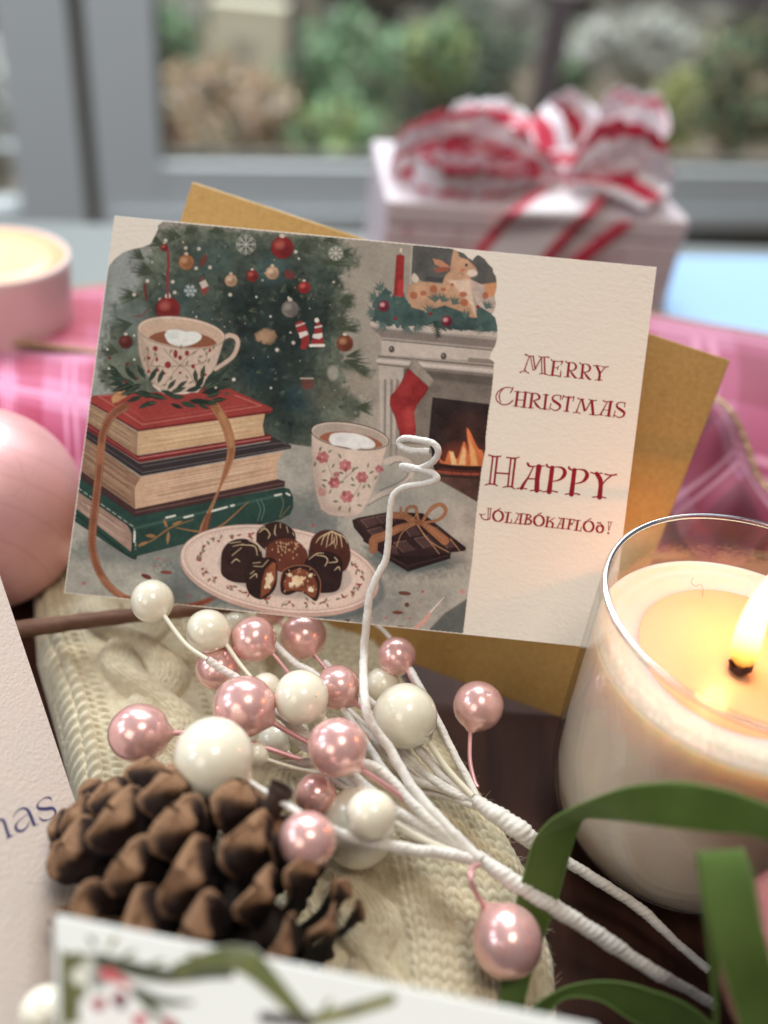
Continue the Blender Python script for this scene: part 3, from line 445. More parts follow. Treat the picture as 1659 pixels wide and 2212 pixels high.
    A.line(Z4([(775, 400), (855, 378), (935, 402), (965, 455), (945, 525), (860, 590), (740, 640), (660, 690)]), [14, 12, 10, 9, 9, 10, 11, 8], (206, 188, 174), mot=.08); A.line(Z4([(800, 430), (855, 402), (910, 415), (935, 455), (920, 510), (850, 560), (730, 610)]), 1.6, (96, 78, 72), .9); A.line(Z4([(950, 530), (860, 612), (740, 662), (640, 720)]), 2.2, (110, 98, 92), .8)
    A.poly(Z4([(235, 185), (232, 340), (245, 500), (270, 640), (300, 745), (360, 785), (440, 800), (560, 798), (605, 765), (660, 660), (715, 530), (760, 370), (792, 240)]), MG, mot=.08, edge=.3); A.poly(Z4([(235, 300), (245, 500), (270, 640), (300, 745), (360, 785), (560, 798), (480, 740), (350, 700), (300, 560), (270, 400)]), (176, 150, 136), .65, soft=8); A.ell(*Z4([(560, 480)])[0], 36, 60, (228, 204, 186), .6, soft=16)
    X, Y = Z4([(513, 214)])[0]; A.ell(X, Y, 284 * S2, 93 * S2, (226, 204, 188), rot=9); A.ell(X, Y + 1, 272 * S2, 84 * S2, (186, 166, 150), rot=9, mot=.12)
    B = Paint(130, 450, 1082, 1385, .8); B.ell(X, Y + 1, 268 * S2, 82 * S2, (0, 0, 0), rot=9); A.mask = sv * B.al
    A.ell(*Z4([(520, 268)])[0], 236 * S2, 80 * S2, (164, 96, 66), rot=8, mot=.12); A.mask = sv; A.ell(X, Y, 284 * S2, 93 * S2, (66, 46, 44), .95, rot=9, line=2.2)
    A.poly(Z4([(358, 245), (375, 205), (430, 190), (500, 192), (570, 200), (640, 225), (690, 262), (690, 295), (640, 308), (590, 305), (550, 316), (500, 300), (440, 288), (385, 280)]), (238, 236, 232), curve=True, mot=.06, edge=.12); A.ell(*Z4([(460, 235)])[0], 14, 7, (222, 222, 222), .8, soft=3)
    for a in ([(345, 400), (370, 470), (400, 540)], [(480, 450), (485, 500), (460, 540)], [(600, 540), (570, 600), (540, 650)], [(560, 440), (510, 490), (455, 545)], [(500, 700), (520, 740)]): A.line(Z4(a), 1.2, (130, 120, 92), .9)
    for (x, y, r, al) in [(315, 370, 50, 1), (478, 430, 50, 1), (400, 555, 48, 1), (600, 515, 48, 1), (490, 655, 52, 1), (725, 455, 34, .9), (310, 620, 40, .45), (415, 495, 26, .9)]:
        X, Y = Z4([(x, y)])[0]
        for j in range(6): t = j * math.pi / 3 + x; A.ell(X + math.cos(t) * r * .55 * S2, Y + math.sin(t) * r * .5 * S2, r * .42 * S2, r * .36 * S2, random.choice([(180, 84, 92), (196, 110, 112), (164, 62, 76)]), .9 * al, rot=math.degrees(t))
        A.ell(X, Y, r * .22 * S2, r * .2 * S2, (226, 160, 150), al); A.ell(X + 1, Y, 1.4, 1.4, (140, 40, 56), al)
    for (x, y, an) in [(290, 330, 70), (350, 340, 40), (265, 400, 250), (340, 460, 210), (380, 450, 60), (450, 380, 120), (540, 460, 30), (470, 490, 160), (520, 510, 300), (640, 450, 80), (650, 490, 30), (555, 575, 170), (600, 600, 50), (580, 620, 250), (430, 690, 180), (445, 720, 250), (510, 730, 270), (560, 715, -10), (350, 540, 170), (380, 600, 240), (710, 500, 240), (530, 480, 70), (430, 550, 0), (640, 560, 300), (340, 590, 140)]: X, Y = Z4([(x, y)])[0]; A.leaf(X, Y, an, 13, 5, random.choice([(126, 130, 100), (112, 112, 88), (142, 138, 110)]))
    # ---- chocolate bars with ribbon
    A.poly(Z4([(600, 1010), (700, 1100), (930, 1215), (1240, 1150), (1200, 1110)]), (98, 108, 108), .8, soft=4)
    DK = (54, 36, 36)
    A.poly(Z4([(600, 900), (610, 980), (690, 1030), (800, 1120), (935, 1200), (1240, 1105), (1245, 1060), (900, 1000)]), (44, 28, 30), edge=.3); A.poly(Z4([(528, 825), (570, 808), (800, 765), (1040, 775), (1355, 1025), (1350, 1048), (1010, 1090), (800, 1090), (620, 975), (540, 880)]), DK, mot=.3, edge=.4)
    for (a, b, c, d) in [((590, 825), (690, 800), (740, 850), (640, 880)), ((700, 800), (790, 785), (850, 830), (750, 850)), ((640, 900), (740, 875), (800, 930), (700, 960)), ((900, 870), (980, 860), (1030, 930), (950, 945)), ((980, 960), (1080, 940), (1150, 1010), (1050, 1030)), ((830, 990), (920, 975), (990, 1040), (900, 1060)), ((1090, 880), (1150, 880), (1230, 950), (1150, 955)), ((1180, 980), (1250, 975), (1300, 1020), (1220, 1030)), ((800, 1000), (850, 1030), (870, 1080), (800, 1060))]:
        A.poly(Z4([a, b, c, d]), (84, 58, 56), mot=.2); A.line(Z4([d, a, b]), 1.2, (148, 110, 100), .8, curve=False)
    for a in ([(560, 820), (640, 905), (810, 1010)], [(700, 1040), (935, 1160), (1230, 1080)], [(750, 1060), (940, 1180)]): A.line(Z4(a), 1, (98, 68, 64), .8, curve=False)
    RB, RB2 = (164, 104, 66), (208, 154, 106)
    for pts, ws in (([(680, 1040), (690, 970), (760, 940), (880, 880), (1000, 845)], [18, 20, 18, 15, 8]), ([(830, 790), (920, 800), (1000, 840)], [14, 14, 8]), ([(1030, 845), (1110, 900), (1200, 975)], [9, 16, 19]), ([(1010, 845), (925, 800), (930, 740), (985, 730), (1000, 790), (1015, 840)], [6, 7, 7, 7, 7, 5]), ([(1035, 840), (1100, 745), (1170, 712), (1208, 760), (1160, 820), (1050, 845)], [6, 9, 9, 8, 7, 5]), ([(960, 850), (890, 790), (880, 735)], [4, 6, 5])):
        A.line(Z4(pts), ws, RB, mot=.25); A.line(Z4(pts), 1.1, RB2, .8, dash=(4, 8))
    for a in ([(990, 850), (1160, 1070)], [(1000, 850), (1080, 970), (1230, 1060)], [(980, 850), (890, 920), (850, 1020)], [(1240, 960), (1310, 1050)], [(960, 830), (1000, 780)]): A.line(Z4(a), 1.4, (206, 150, 104), .9)
    A.ell(*Z4([(1015, 845)])[0], 9, 6, (150, 90, 56))
    # crumbs
    for (x, y, rx, ry, ro, c) in [(910, 1357, 14, 4.5, 6, (112, 70, 54)), (925, 1440, 5, 5, 0, (110, 62, 52)), (858, 1496, 12, 4, 2, (116, 68, 52)), (878, 1598, 6, 2, 0, (100, 54, 44)), (490, 1556, 6, 3, 0, (84, 50, 46)), (245, 865, 4, 3, 0, (168, 84, 84)), (775, 1535, 5, 2, 0, (180, 110, 106)), (945, 1538, 5, 1.5, 0, (190, 116, 110)), (1040, 1345, 3, 3, 0, (176, 90, 88)), (790, 1328, 4, 1.4, 0, (178, 140, 130)), (1005, 1435, 4, 2, 0, (186, 160, 150))]: A.ell(*Z4([(x, y)])[0], rx, ry, c, rot=ro)
    for (x, y, rx, ry, ro, c) in [(625, 1278, 12, 5, 20, (112, 50, 42)), (755, 1250, 13, 4, 5, (134, 66, 54)), (215, 1322, 4, 4, 0, (186, 112, 112)), (705, 1162, 4, 2, 0, (180, 96, 92)), (680, 1210, 4, 2, 0, (176, 96, 92)), (905, 1402, 6, 2, 0, (150, 96, 92)), (748, 1170, 4, 1.5, 0, (170, 84, 80)), (1625, 925, 3, 2, 0, (170, 96, 92))]: A.ell(*Z3([(x, y)])[0], rx, ry, c, rot=ro)
    g = (vnoise(A.h, A.w, 3, 2, 9) - .5) * .22 + (vnoise(A.h, A.w, 60, 3, 11) - .5) * .16
    lum = A.im.mean(-1, keepdims=True); A.im = lum + (A.im - lum) * .86; A.im *= (1 + g)[..., None] * np.array([1.03, 1.0, .95]); A.im = .72 * (np.clip(A.im, 0, 1) / .72) ** 1.0
    return A

INK = (150, 30, 44)
def strokes(A, tr, items, c, off=(0, 0), k=1.0):
    for pts, w in items:
        p = tr([(a + off[0], b + off[1]) for a, b in pts]); s = k
        A.line(p, [q * s + .55 for q in w] if np.ndim(w) else w * s + .55, c, 1, soft=.45, mot=.12, curve=len(pts) > 2)
def ring(A, tr, cx, cy, ro, ri, s, c):
    X, Y = tr([(cx, cy)])[0]
    for i in range(40):
        a = i * math.pi / 20; b = a + math.pi / 20; w = (ro[0] - ri[0]) * abs(math.cos(a)) ** 1.2 + (ro[1] - ri[1]) * abs(math.sin(a))
        rx, ry = (ro[0] + ri[0]) / 2 * s, (ro[1] + ri[1]) / 2 * s
        A.line([(X + rx * math.cos(a), Y + ry * math.sin(a)), (X + rx * math.cos(b), Y + ry * math.sin(b))], max(w * s + .4, 1.6), c, 1, soft=.45, mot=0, curve=False)
def paint_text():
    A = Paint(1030, 750, 1360, 1172, 1.5)
    T1 = zt(1113.7, 757.1, .13228); T2 = zt(1058.8, 822.9, .18188); T3 = zt(1042.4, 976.5, .17857); T4 = zt(1031.4, 1086.2, .18188)
    R1 = [([(820, 178), (835, 195), (870, 205)], [20, 16, 12]), ([(872, 208), (850, 420)], 38), ([(797, 431), (886, 431)], 12), ([(850, 200), (930, 198), (980, 235), (985, 280), (950, 320), (880, 332)], [10, 14, 30, 34, 20, 9]), ([(890, 328), (935, 395), (972, 440), (1005, 447)], [16, 34, 30, 9])]
    strokes(A, T1, [([(157, 68), (185, 75), (225, 97)], [22, 20, 12]), ([(225, 97), (190, 190), (145, 320)], [16, 16, 20]), ([(72, 358), (110, 345), (145, 338), (185, 355), (217, 370)], [20, 12, 10, 12, 18]), ([(150, 300), (172, 350)], 14), ([(225, 92), (297, 92)], 12), ([(243, 97), (283, 318)], 14), ([(288, 95), (318, 295)], 20), ([(283, 325), (338, 300)], 12), ([(322, 296), (420, 118)], 18), ([(424, 112), (430, 380)], 16), ([(468, 112), (480, 385)], 24), ([(382, 96), (430, 108), (500, 106), (545, 114)], [14, 12, 14, 20]), ([(390, 384), (440, 375), (480, 382), (540, 403)], [14, 12, 14, 14]),
                    ([(580, 150), (600, 170), (632, 178)], [18, 14, 12]), ([(628, 182), (598, 398)], 38), ([(620, 172), (700, 180), (768, 176)], [12, 12, 14]), ([(765, 178), (740, 245)], [24, 8]), ([(615, 283), (695, 276)], 10), ([(700, 255), (683, 315)], 14), ([(558, 405), (640, 405), (735, 427)], [12, 16, 16]), ([(742, 322), (730, 425)], [8, 24]),
                    ([(1272, 245), (1330, 254), (1385, 248)], [14, 12, 10]), ([(1325, 252), (1372, 370), (1362, 480)], [36, 38, 40]), ([(1380, 375), (1465, 270)], [16, 18]), ([(1410, 262), (1460, 272), (1515, 264)], [14, 12, 16]), ([(1292, 484), (1350, 476), (1415, 489)], [12, 12, 12])], INK, k=.13228)
    strokes(A, T1, R1, INK, k=.13228); strokes(A, T1, R1, INK, (229, 25), .13228)
    S_ = [([(840, 176), (832, 228)], [14, 8]), ([(842, 180), (790, 168), (745, 190), (748, 228), (795, 262), (830, 295), (815, 335), (765, 350), (715, 325)], [8, 10, 18, 26, 32, 28, 18, 12, 10]), ([(722, 272), (698, 352)], [12, 8])]
    strokes(A, T2, [([(270, 88), (200, 76), (130, 100), (80, 150), (70, 205), (95, 250), (150, 282), (220, 272), (268, 232)], [9, 10, 12, 13, 13, 12, 12, 13, 15]), ([(160, 86), (118, 140), (108, 195), (125, 250)], [8, 12, 13, 9]), ([(276, 74), (262, 105), (240, 142)], [8, 14, 10]),
                    ([(327, 130), (305, 295)], 28), ([(422, 137), (400, 308)], 28), ([(290, 124), (362, 132)], 9), ([(383, 134), (452, 138)], 9), ([(276, 297), (340, 302)], 9), ([(360, 309), (428, 316)], 9), ([(325, 226), (410, 229)], 9),
                    ([(500, 152), (478, 315)], 28), ([(462, 135), (475, 148), (505, 152)], [10, 10, 9]), ([(490, 148), (550, 150), (582, 178), (578, 212), (510, 236)], [9, 13, 26, 22, 7]), ([(520, 236), (555, 290), (602, 332)], [14, 28, 11]), ([(450, 318), (514, 321)], 9),
                    ([(665, 166), (645, 330)], 28), ([(630, 160), (665, 168), (697, 168)], 9), ([(613, 332), (680, 337)], 9),
                    ([(868, 184), (930, 195), (992, 193)], [11, 12, 12]), ([(872, 174), (853, 225)], [14, 7]), ([(996, 186), (985, 243)], [14, 9]), ([(932, 195), (908, 355)], 28), ([(875, 358), (937, 363)], 9),
                    ([(1040, 204), (1060, 215), (1115, 218)], [14, 12, 9]), ([(1078, 225), (1045, 310), (1022, 372)], [11, 12, 18]), ([(985, 378), (1025, 370), (1068, 386)], [11, 9, 11]), ([(1092, 222), (1122, 350)], 26), ([(1112, 358), (1140, 340), (1195, 242)], [10, 14, 12]), ([(1207, 235), (1222, 395)], 32), ([(1172, 219), (1215, 232), (1266, 231)], 11), ([(1178, 398), (1258, 406)], 9),
                    ([(1345, 232), (1365, 246), (1458, 245)], [14, 12, 11]), ([(1392, 250), (1310, 400)], [10, 18]), ([(1263, 403), (1338, 406)], 9), ([(1432, 250), (1405, 412)], 32), ([(1342, 346), (1410, 347)], 7), ([(1365, 413), (1437, 419)], 9)], INK, k=.18188)
    strokes(A, T2, S_, INK, k=.18188); strokes(A, T2, S_, INK, (762, 84), .18188)
    P_ = [([(775, 155), (785, 175), (820, 190)], [26, 22, 14]), ([(842, 190), (825, 330), (806, 480)], [52, 52, 60]), ([(805, 184), (900, 180), (965, 195), (995, 240), (980, 290), (930, 335), (848, 354)], [12, 12, 28, 46, 44, 22, 10]), ([(730, 482), (800, 472), (850, 472), (903, 484)], [14, 12, 12, 18])]
    strokes(A, T3, [([(125, 50), (85, 385)], 20), ([(178, 55), (140, 388)], 24), ([(72, 32), (110, 48), (170, 56), (222, 50)], [14, 16, 16, 14]), ([(32, 398), (80, 385), (140, 390), (178, 408)], [14, 16, 16, 12]), ([(120, 58), (175, 60)], 8), ([(343, 72), (305, 415)], 20), ([(396, 76), (355, 420)], 24), ([(290, 65), (340, 70), (400, 72), (443, 62)], [14, 14, 14, 12]), ([(247, 427), (300, 415), (350, 422), (388, 446)], [12, 16, 16, 12]), ([(165, 252), (318, 264)], 18), ([(340, 78), (395, 82)], 8), ([(90, 384), (140, 386)], 14), ([(310, 414), (355, 418)], 14),
                    ([(545, 138), (560, 165), (600, 178)], [26, 26, 12]), ([(585, 172), (680, 172), (748, 168)], [12, 14, 10]), ([(612, 185), (560, 290), (500, 385), (470, 440)], [16, 18, 34, 40]), ([(413, 442), (470, 436), (538, 447)], [12, 14, 12]), ([(682, 180), (662, 320), (655, 462)], [66, 56, 60]), ([(540, 322), (640, 325)], 14), ([(576, 468), (650, 460), (718, 470)], [12, 14, 12]),
                    ([(1308, 246), (1370, 262), (1446, 256)], [16, 16, 14]), ([(1382, 262), (1425, 340), (1428, 420), (1415, 545)], [50, 54, 52, 60]), ([(1445, 400), (1490, 340), (1562, 282)], [14, 16, 20]), ([(1480, 266), (1550, 280), (1617, 272)], [18, 14, 20]), ([(1332, 546), (1410, 540), (1490, 554)], [14, 14, 14])], INK, k=.17857)
    strokes(A, T3, P_, INK, k=.17857); strokes(A, T3, P_, INK, (269, 29), .17857)
    A_ = [([(465, 120), (480, 130), (545, 130)], [12, 10, 7]), ([(496, 137), (445, 240)], [8, 14]), ([(418, 242), (470, 245)], 7), ([(522, 135), (505, 247)], 23), ([(465, 196), (515, 197)], 6), ([(482, 250), (536, 251)], 7)]
    L_ = [([(328, 106), (345, 117), (402, 114)], [10, 8, 7]), ([(367, 117), (346, 230)], 24), ([(316, 232), (360, 233), (402, 243)], [7, 9, 8]), ([(407, 192), (398, 240)], [6, 12])]
    strokes(A, T4, [([(115, 63), (170, 67)], 7), ([(130, 68), (125, 188)], 10), ([(158, 68), (148, 190)], 10), ([(146, 190), (100, 202), (55, 182), (42, 142)], [14, 12, 11, 15]), ([(22, 133), (60, 140), (92, 135)], [10, 7, 8]), ([(240, 82), (272, 68)], 10), ([(722, 135), (760, 120)], 10), ([(1316, 202), (1350, 186)], 10),
                    ([(553, 128), (570, 138), (595, 140)], [10, 8, 7]), ([(592, 140), (566, 252)], 23), ([(580, 138), (620, 142), (632, 168), (588, 192)], [7, 12, 18, 6]), ([(588, 192), (634, 210), (625, 248), (560, 256)], [6, 22, 20, 7]), ([(530, 250), (590, 257)], 7),
                    ([(837, 170), (820, 282)], 23), ([(813, 165), (865, 172)], 7), ([(798, 283), (852, 288)], 7), ([(918, 178), (880, 200), (840, 230)], [6, 12, 8]), ([(855, 215), (895, 245), (887, 290)], [10, 22, 20]), ([(865, 290), (918, 297)], 7),
                    ([(1060, 184), (1075, 195), (1142, 200)], [10, 9, 9]), ([(1102, 198), (1077, 308)], 23), ([(1148, 198), (1142, 236)], [12, 6]), ([(1088, 252), (1126, 250)], 13), ([(1128, 234), (1120, 266)], 9), ([(1048, 309), (1104, 315)], 7),
                    ([(1428, 232), (1470, 255), (1495, 285), (1497, 320)], [12, 14, 16, 14]), ([(1422, 250), (1468, 229)], 7), ([(1547, 227), (1600, 231)], 7), ([(1558, 230), (1555, 325)], 7), ([(1590, 232), (1560, 328)], 7), ([(1551, 359), (1553, 361)], 22)], INK, k=.18188)
    for o in ((0, 0), (503, 56)): strokes(A, T4, A_, INK, o, .18188)
    for o in ((0, 0), (826, 94)): strokes(A, T4, L_, INK, o, .18188)
    for (x, y) in ((245, 157), (730, 212), (1320, 280)): ring(A, T4, x, y, (71, 68), (45, 58), .18188, INK)
    ring(A, T4, 1453, 312, (50, 46), (26, 36), .18188, INK)
    return A
def paint_nas():
    A = Paint(-60, 1700, 132, 1830, 1.5, (190, 178, 168)); T5 = zt(0, 1689.7, .08598); c = (62, 58, 104)
    strokes(A, T5, [([(-60, 960), (30, 935), (95, 990), (160, 1180), (215, 1350)], [30, 60, 75, 78, 84]), ([(158, 1412), (230, 1372), (330, 1330)], [14, 50, 14]), ([(-330, 1560), (-160, 1500)], 20), ([(-300, 1100), (-250, 1520)], 80), ([(-560, 1640), (-380, 1570)], 20),
                    ([(320, 880), (430, 725), (580, 655), (690, 700), (760, 830), (850, 1060)], [10, 24, 46, 72, 84, 84]), ([(965, 1048), (830, 1098)], [8, 30]), ([(700, 790), (560, 900), (430, 1020), (390, 1130), (440, 1215), (550, 1222), (670, 1130), (735, 990)], [8, 12, 30, 66, 72, 60, 36, 12]),
                    ([(1305, 462), (1245, 395), (1120, 398), (990, 490), (935, 590), (985, 665), (1150, 672), (1300, 655), (1385, 720), (1368, 830), (1250, 930), (1070, 958), (980, 875)], [8, 44, 22, 14, 44, 80, 84, 84, 56, 28, 16, 50, 14])], c, k=.08598)
    return A
def print_mesh(name, A, p0, n, off, mat_, parent, kwhite, thr=.03, inside=None):
    Xg, Yg = np.meshgrid(A.X, A.Y); V = onplane(Xg, Yg, p0, n) + n * off
    keep = A.al > thr
    if inside is not None: keep &= inside(V)
    idx = np.arange(A.h * A.w).reshape(A.h, A.w)
    cell = keep[:-1, :-1] | keep[1:, :-1] | keep[:-1, 1:] | keep[1:, 1:]
    if inside is not None: cell = keep[:-1, :-1] & keep[1:, :-1] & keep[:-1, 1:] & keep[1:, 1:]
    q = np.stack([idx[:-1, :-1], idx[1:, :-1], idx[1:, 1:], idx[:-1, 1:]], -1)[cell]
    u, inv = np.unique(q, return_inverse=True); q = inv.reshape(q.shape)
    col = np.clip(A.im.reshape(-1, 3)[u] * kwhite, .004, .9)
    return mesh_np(name, V.reshape(-1, 3)[u], q, mat_, parent, col, smooth=True)
# ================================================================ setting
def hz(v): return tuple(float(t) for t in v)
table_pts = [T(-700, 2900, 0), T(2300, 2900, 0), T(2500, 700, 0), T(-900, 600, 0)]
o = slab('table', [hz(p) for p in table_pts], .03, (0, 0, 1), m_wood); tag(o, 'dark brown wooden table top under all the decorations', 'table')
# window wall: a vertical plane found from two points of the sill
WZ = -.30
WL, WR = T(340, 440, WZ), T(1600, 440, WZ); wd = (WR - WL); wd[2] = 0; WLEN = np.linalg.norm(wd); wd /= WLEN; wnr = np.array([wd[1], -wd[0], 0.0])   # wnr faces the room
if wnr @ (CAM - WL) < 0: wnr = -wnr
def W(x, y):                                  # photo pixel -> (along, height) on the window plane
    p = onplane(np.array(float(x)), np.array(float(y)), WL, wnr); return float((p - WL) @ wd), float(p[2])
def wbox(name, a0, a1, z0, z1, f0, f1, m, parent, bev=.002):          # f: distance towards the room
    c = [WL * [1, 1, 0] + wd * a + wnr * f for a, f in ((a0, f0), (a0, f1), (a1, f1), (a1, f0))]
    V, Q = box_np([np.array([p[0], p[1], z0]) for p in c] + [np.array([p[0], p[1], z1]) for p in c])
    o = mesh_np(name, V, Q, m, parent, smooth=False); b = o.modifiers.new('edge', 'BEVEL'); b.width = bev; b.segments = 2; return o
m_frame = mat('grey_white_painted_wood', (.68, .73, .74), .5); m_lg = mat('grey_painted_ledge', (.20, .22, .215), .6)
m_gap = mat('dark_gap', (.20, .19, .16), .8); m_rail_shade = mat('rail_shade_grey', (.12, .125, .115), .7)
m_sky_board = mat('sky_tinted_board', (.40, .62, .92), .3)
win = empty('window', hz(WL)); tag(win, 'grey white painted window frame behind the gift box', 'window')
zr0, zr1 = W(900, 478)[1], W(900, 352)[1]
wbox('bottom_rail', W(240, 420)[0], W(2100, 300)[0], W(900, 440)[1], zr1, -.03, .03, m_frame, win)
wbox('rail_lip', W(240, 420)[0], W(2100, 300)[0], zr0, W(900, 440)[1] - .0005, -.03, .045, m_frame, win)
ZT = .75
wbox('jamb', W(200, 250)[0], W(338, 250)[0], zr0 - .01, ZT, -.04, .034, m_frame, win)
wbox('shadow_gap', W(168, 250)[0], W(200, 250)[0] - .0005, zr0 - .01, ZT, -.04, .005, m_gap, win)
wbox('jamb', W(22, 250)[0], W(168, 250)[0] - .001, zr0 - .01, ZT, -.04, .034, m_frame, win)
wbox('side_rail', W(-500, 400)[0], W(22, 250)[0] - .001, zr0, W(0, 440)[1], -.04, .03, m_frame, win)
m_glass = bpy.data.materials.new('window_glass'); m_glass.use_nodes = True; nt = m_glass.node_tree; nt.nodes.clear()
_o = nt.nodes.new('ShaderNodeOutputMaterial'); _t = nt.nodes.new('ShaderNodeBsdfTransparent'); _g = nt.nodes.new('ShaderNodeBsdfGlossy'); _g.inputs['Roughness'].default_value = .02
_mx = nt.nodes.new('ShaderNodeMixShader'); _lw = nt.nodes.new('ShaderNodeLayerWeight'); _lw.inputs[0].default_value = .5; _p5 = nt.nodes.new('ShaderNodeMath'); _p5.operation = 'POWER'; _p5.inputs[1].default_value = 4.0; nt.links.new(_lw.outputs['Facing'], _p5.inputs[0]); _f = nt.nodes.new('ShaderNodeMapRange'); _f.inputs[3].default_value = .03; _f.inputs[4].default_value = .8; nt.links.new(_p5.outputs[0], _f.inputs[0])
nt.links.new(_f.outputs[0], _mx.inputs[0]); nt.links.new(_t.outputs[0], _mx.inputs[1]); nt.links.new(_g.outputs[0], _mx.inputs[2]); nt.links.new(_mx.outputs[0], _o.inputs[0])
wbox('pane', W(338, 250)[0] + .001, W(2100, 250)[0], zr1 + .001, ZT, -.008, -.004, m_glass, win, .0002)
wbox('gasket', W(338, 250)[0] + .002, W(2100, 250)[0], zr1 + .0005, zr1 + .014, -.012, .004, m_gap, win, .001); wbox('gasket', W(338, 250)[0] + .0005, W(338, 250)[0] + .013, zr1 + .0145, ZT, -.012, .004, m_gap, win, .001)
apz = W(900, 548)[1]
ap = wbox('wall', W(-700, 500)[0], W(2200, 500)[0], -.5, zr0 - .012, -.04, .0, m_rail_shade, None); tag(ap, kind='structure')  # dark wall tone stands for the shade under the window rail
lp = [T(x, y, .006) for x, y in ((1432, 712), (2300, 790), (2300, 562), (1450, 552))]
o = slab('pale_board', [hz(p) for p in lp], .005, (0, 0, 1), m_sky_board, None, .002); tag(o, 'pale glossy surface right of the gift box, reflected sky put into its blue', 'pale_board')  # pale surface; the reflected sky is put into its blue base colour
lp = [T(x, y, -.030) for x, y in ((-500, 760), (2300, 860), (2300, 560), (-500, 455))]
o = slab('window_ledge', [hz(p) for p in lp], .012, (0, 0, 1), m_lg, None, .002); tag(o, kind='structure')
# ---- garden outside
GZ = -.75
m_ground = mat('leafy_ground', (.2, .16, .12), .95); ncol(m_ground, 5, [(.3, (.07, .09, .05)), (.5, (.24, .19, .14)), (.7, (.42, .33, .26))], 6, .7)
gp = [(-5, 1.3, GZ), (6, 1.3, GZ), (9, 12, GZ), (-8, 12, GZ)]
o = mesh_np('ground', gp, [(0, 1, 2, 3)], m_ground, smooth=False); tag(o, kind='structure')
def outP(x, y, d): return P(x, y, d)
def leafy(name, x0, y0, x1, y1, d, cols, n, label, ls=.017, cat='bush', group=None):
    a, b = P(x0, y1, d), P(x1, y0, d); c = (a + b) / 2; w = abs(b[0] - a[0]) / 2 * 1.22; cols = list(cols) * 2 + [(.34, .33, .28), (.26, .28, .22), (.44, .42, .36)]; h = abs(b[2] - a[2]) / 2
    root = empty(name, (c[0], c[1], max(c[2] - h, GZ))); tag(root, label, cat, group)
    u = rng.normal(size=(n, 3)); u /= np.linalg.norm(u, axis=1)[:, None]; r = rng.random(n) ** .4 * (.65 + .55 * rng.random(n)); lump = 1 + .22 * np.sin(u[:, 0] * 5 + 1) * np.cos(u[:, 2] * 6)
    C = c + u * (r * lump)[:, None] * [w, min(w, .35), h]
    t1 = rng.normal(size=(n, 3)); t1 /= np.linalg.norm(t1, axis=1)[:, None]; t2 = np.cross(t1, rng.normal(size=(n, 3))); t2 /= np.linalg.norm(t2, axis=1)[:, None]
    s = ls * (.6 + .8 * rng.random(n))[:, None] * np.where(rng.random(n) < .02, 2.6, 1.0)[:, None]
    V = np.stack([C - t1 * s, C + t2 * s * .45, C + t1 * s, C - t2 * s * .45], 1).reshape(-1, 3); Q = np.arange(4 * n).reshape(n, 4)
    cc = np.minimum(np.array(cols)[rng.integers(0, len(cols), n)] * (1.0 + .5 * rng.random((n, 1))), .85)
    mesh_np('leaves', V, Q, m_leafv, root, np.repeat(cc, 4, 0), smooth=False)
    st = [np.array([c[0], c[1], GZ]), np.array([c[0] + .02, c[1], (GZ + c[2]) / 2]), c]
    tube('stem', cr(st, 8), np.linspace(.03, .012, 8), m_bark, root, 8)
    return root
m_leafv = mat('leaf_surface', (.2, .3, .1), .6); vcol(m_leafv); m_bark = mat('bark', (.10, .07, .05), .9)
GRN = [(.22, .42, .24), (.34, .52, .30), (.42, .58, .36), (.14, .28, .14)]; YEL = [(.52, .56, .20), (.42, .50, .18), (.60, .60, .30)]; DRK = [(.05, .09, .06), (.08, .13, .08), (.12, .16, .10)]
TAN = [(.55, .40, .26), (.48, .32, .24), (.62, .50, .34), (.38, .30, .18)]; WHT = [(.70, .68, .62), (.60, .62, .58), (.50, .52, .48)]
G_ = 'bushes in the garden outside the window'
leafy('bush', 632, 40, 850, 300, 2.6, GRN, 9000, 'pale green bush in the garden, upright between window post and dark shrub', group=G_)
leafy('bush', 650, 230, 800, 370, 2.2, YEL + GRN, 5400, 'low yellow green bush right under the tall pale green one', group=G_)
leafy('bush', 335, 150, 610, 360, 2.3, TAN, 9000, 'tan and peach dried bush in the garden left of the green ones', group=G_)
leafy('bush', 840, 20, 1110, 320, 3.4, DRK, 9600, 'dark green shrub in the garden between the pale bush and the porch post', group=G_)
leafy('bush', 880, 50, 1010, 200, 2.9, YEL + GRN, 4200, 'small yellow green bush in front of the dark garden shrub', group=G_)
leafy('bush', 1175, 60, 1280, 210, 3.2, GRN, 3600, 'narrow green bush just right of the porch post', group=G_)
leafy('bush', 1270, 45, 1500, 170, 2.9, WHT, 6600, 'whitish flowering bush in the garden above the gift bow', group=G_)
leafy('bush', 1400, 160, 1500, 330, 2.6, YEL, 4200, 'yellow green bush below the whitish one beside the gift bow', group=G_)
leafy('bush', 1490, 60, 1720, 320, 2.8, TAN + DRK + GRN, 8400, 'mixed tan and green bush at the right end of the window', group=G_)
leafy('bush', 300, 20, 420, 130, 3.2, GRN + DRK, 3000, 'grey green shrub in the garden beside the white window jamb', group=G_)
leafy('bush', -200, 40, 70, 470, 2.2, WHT + [(.75, .8, .85)] * 3, 3000, 'bluish white leaves standing in for brightness in the far left window', group=G_)  # clump added for the bright bluish outdoors, brightness put into the leaf colour
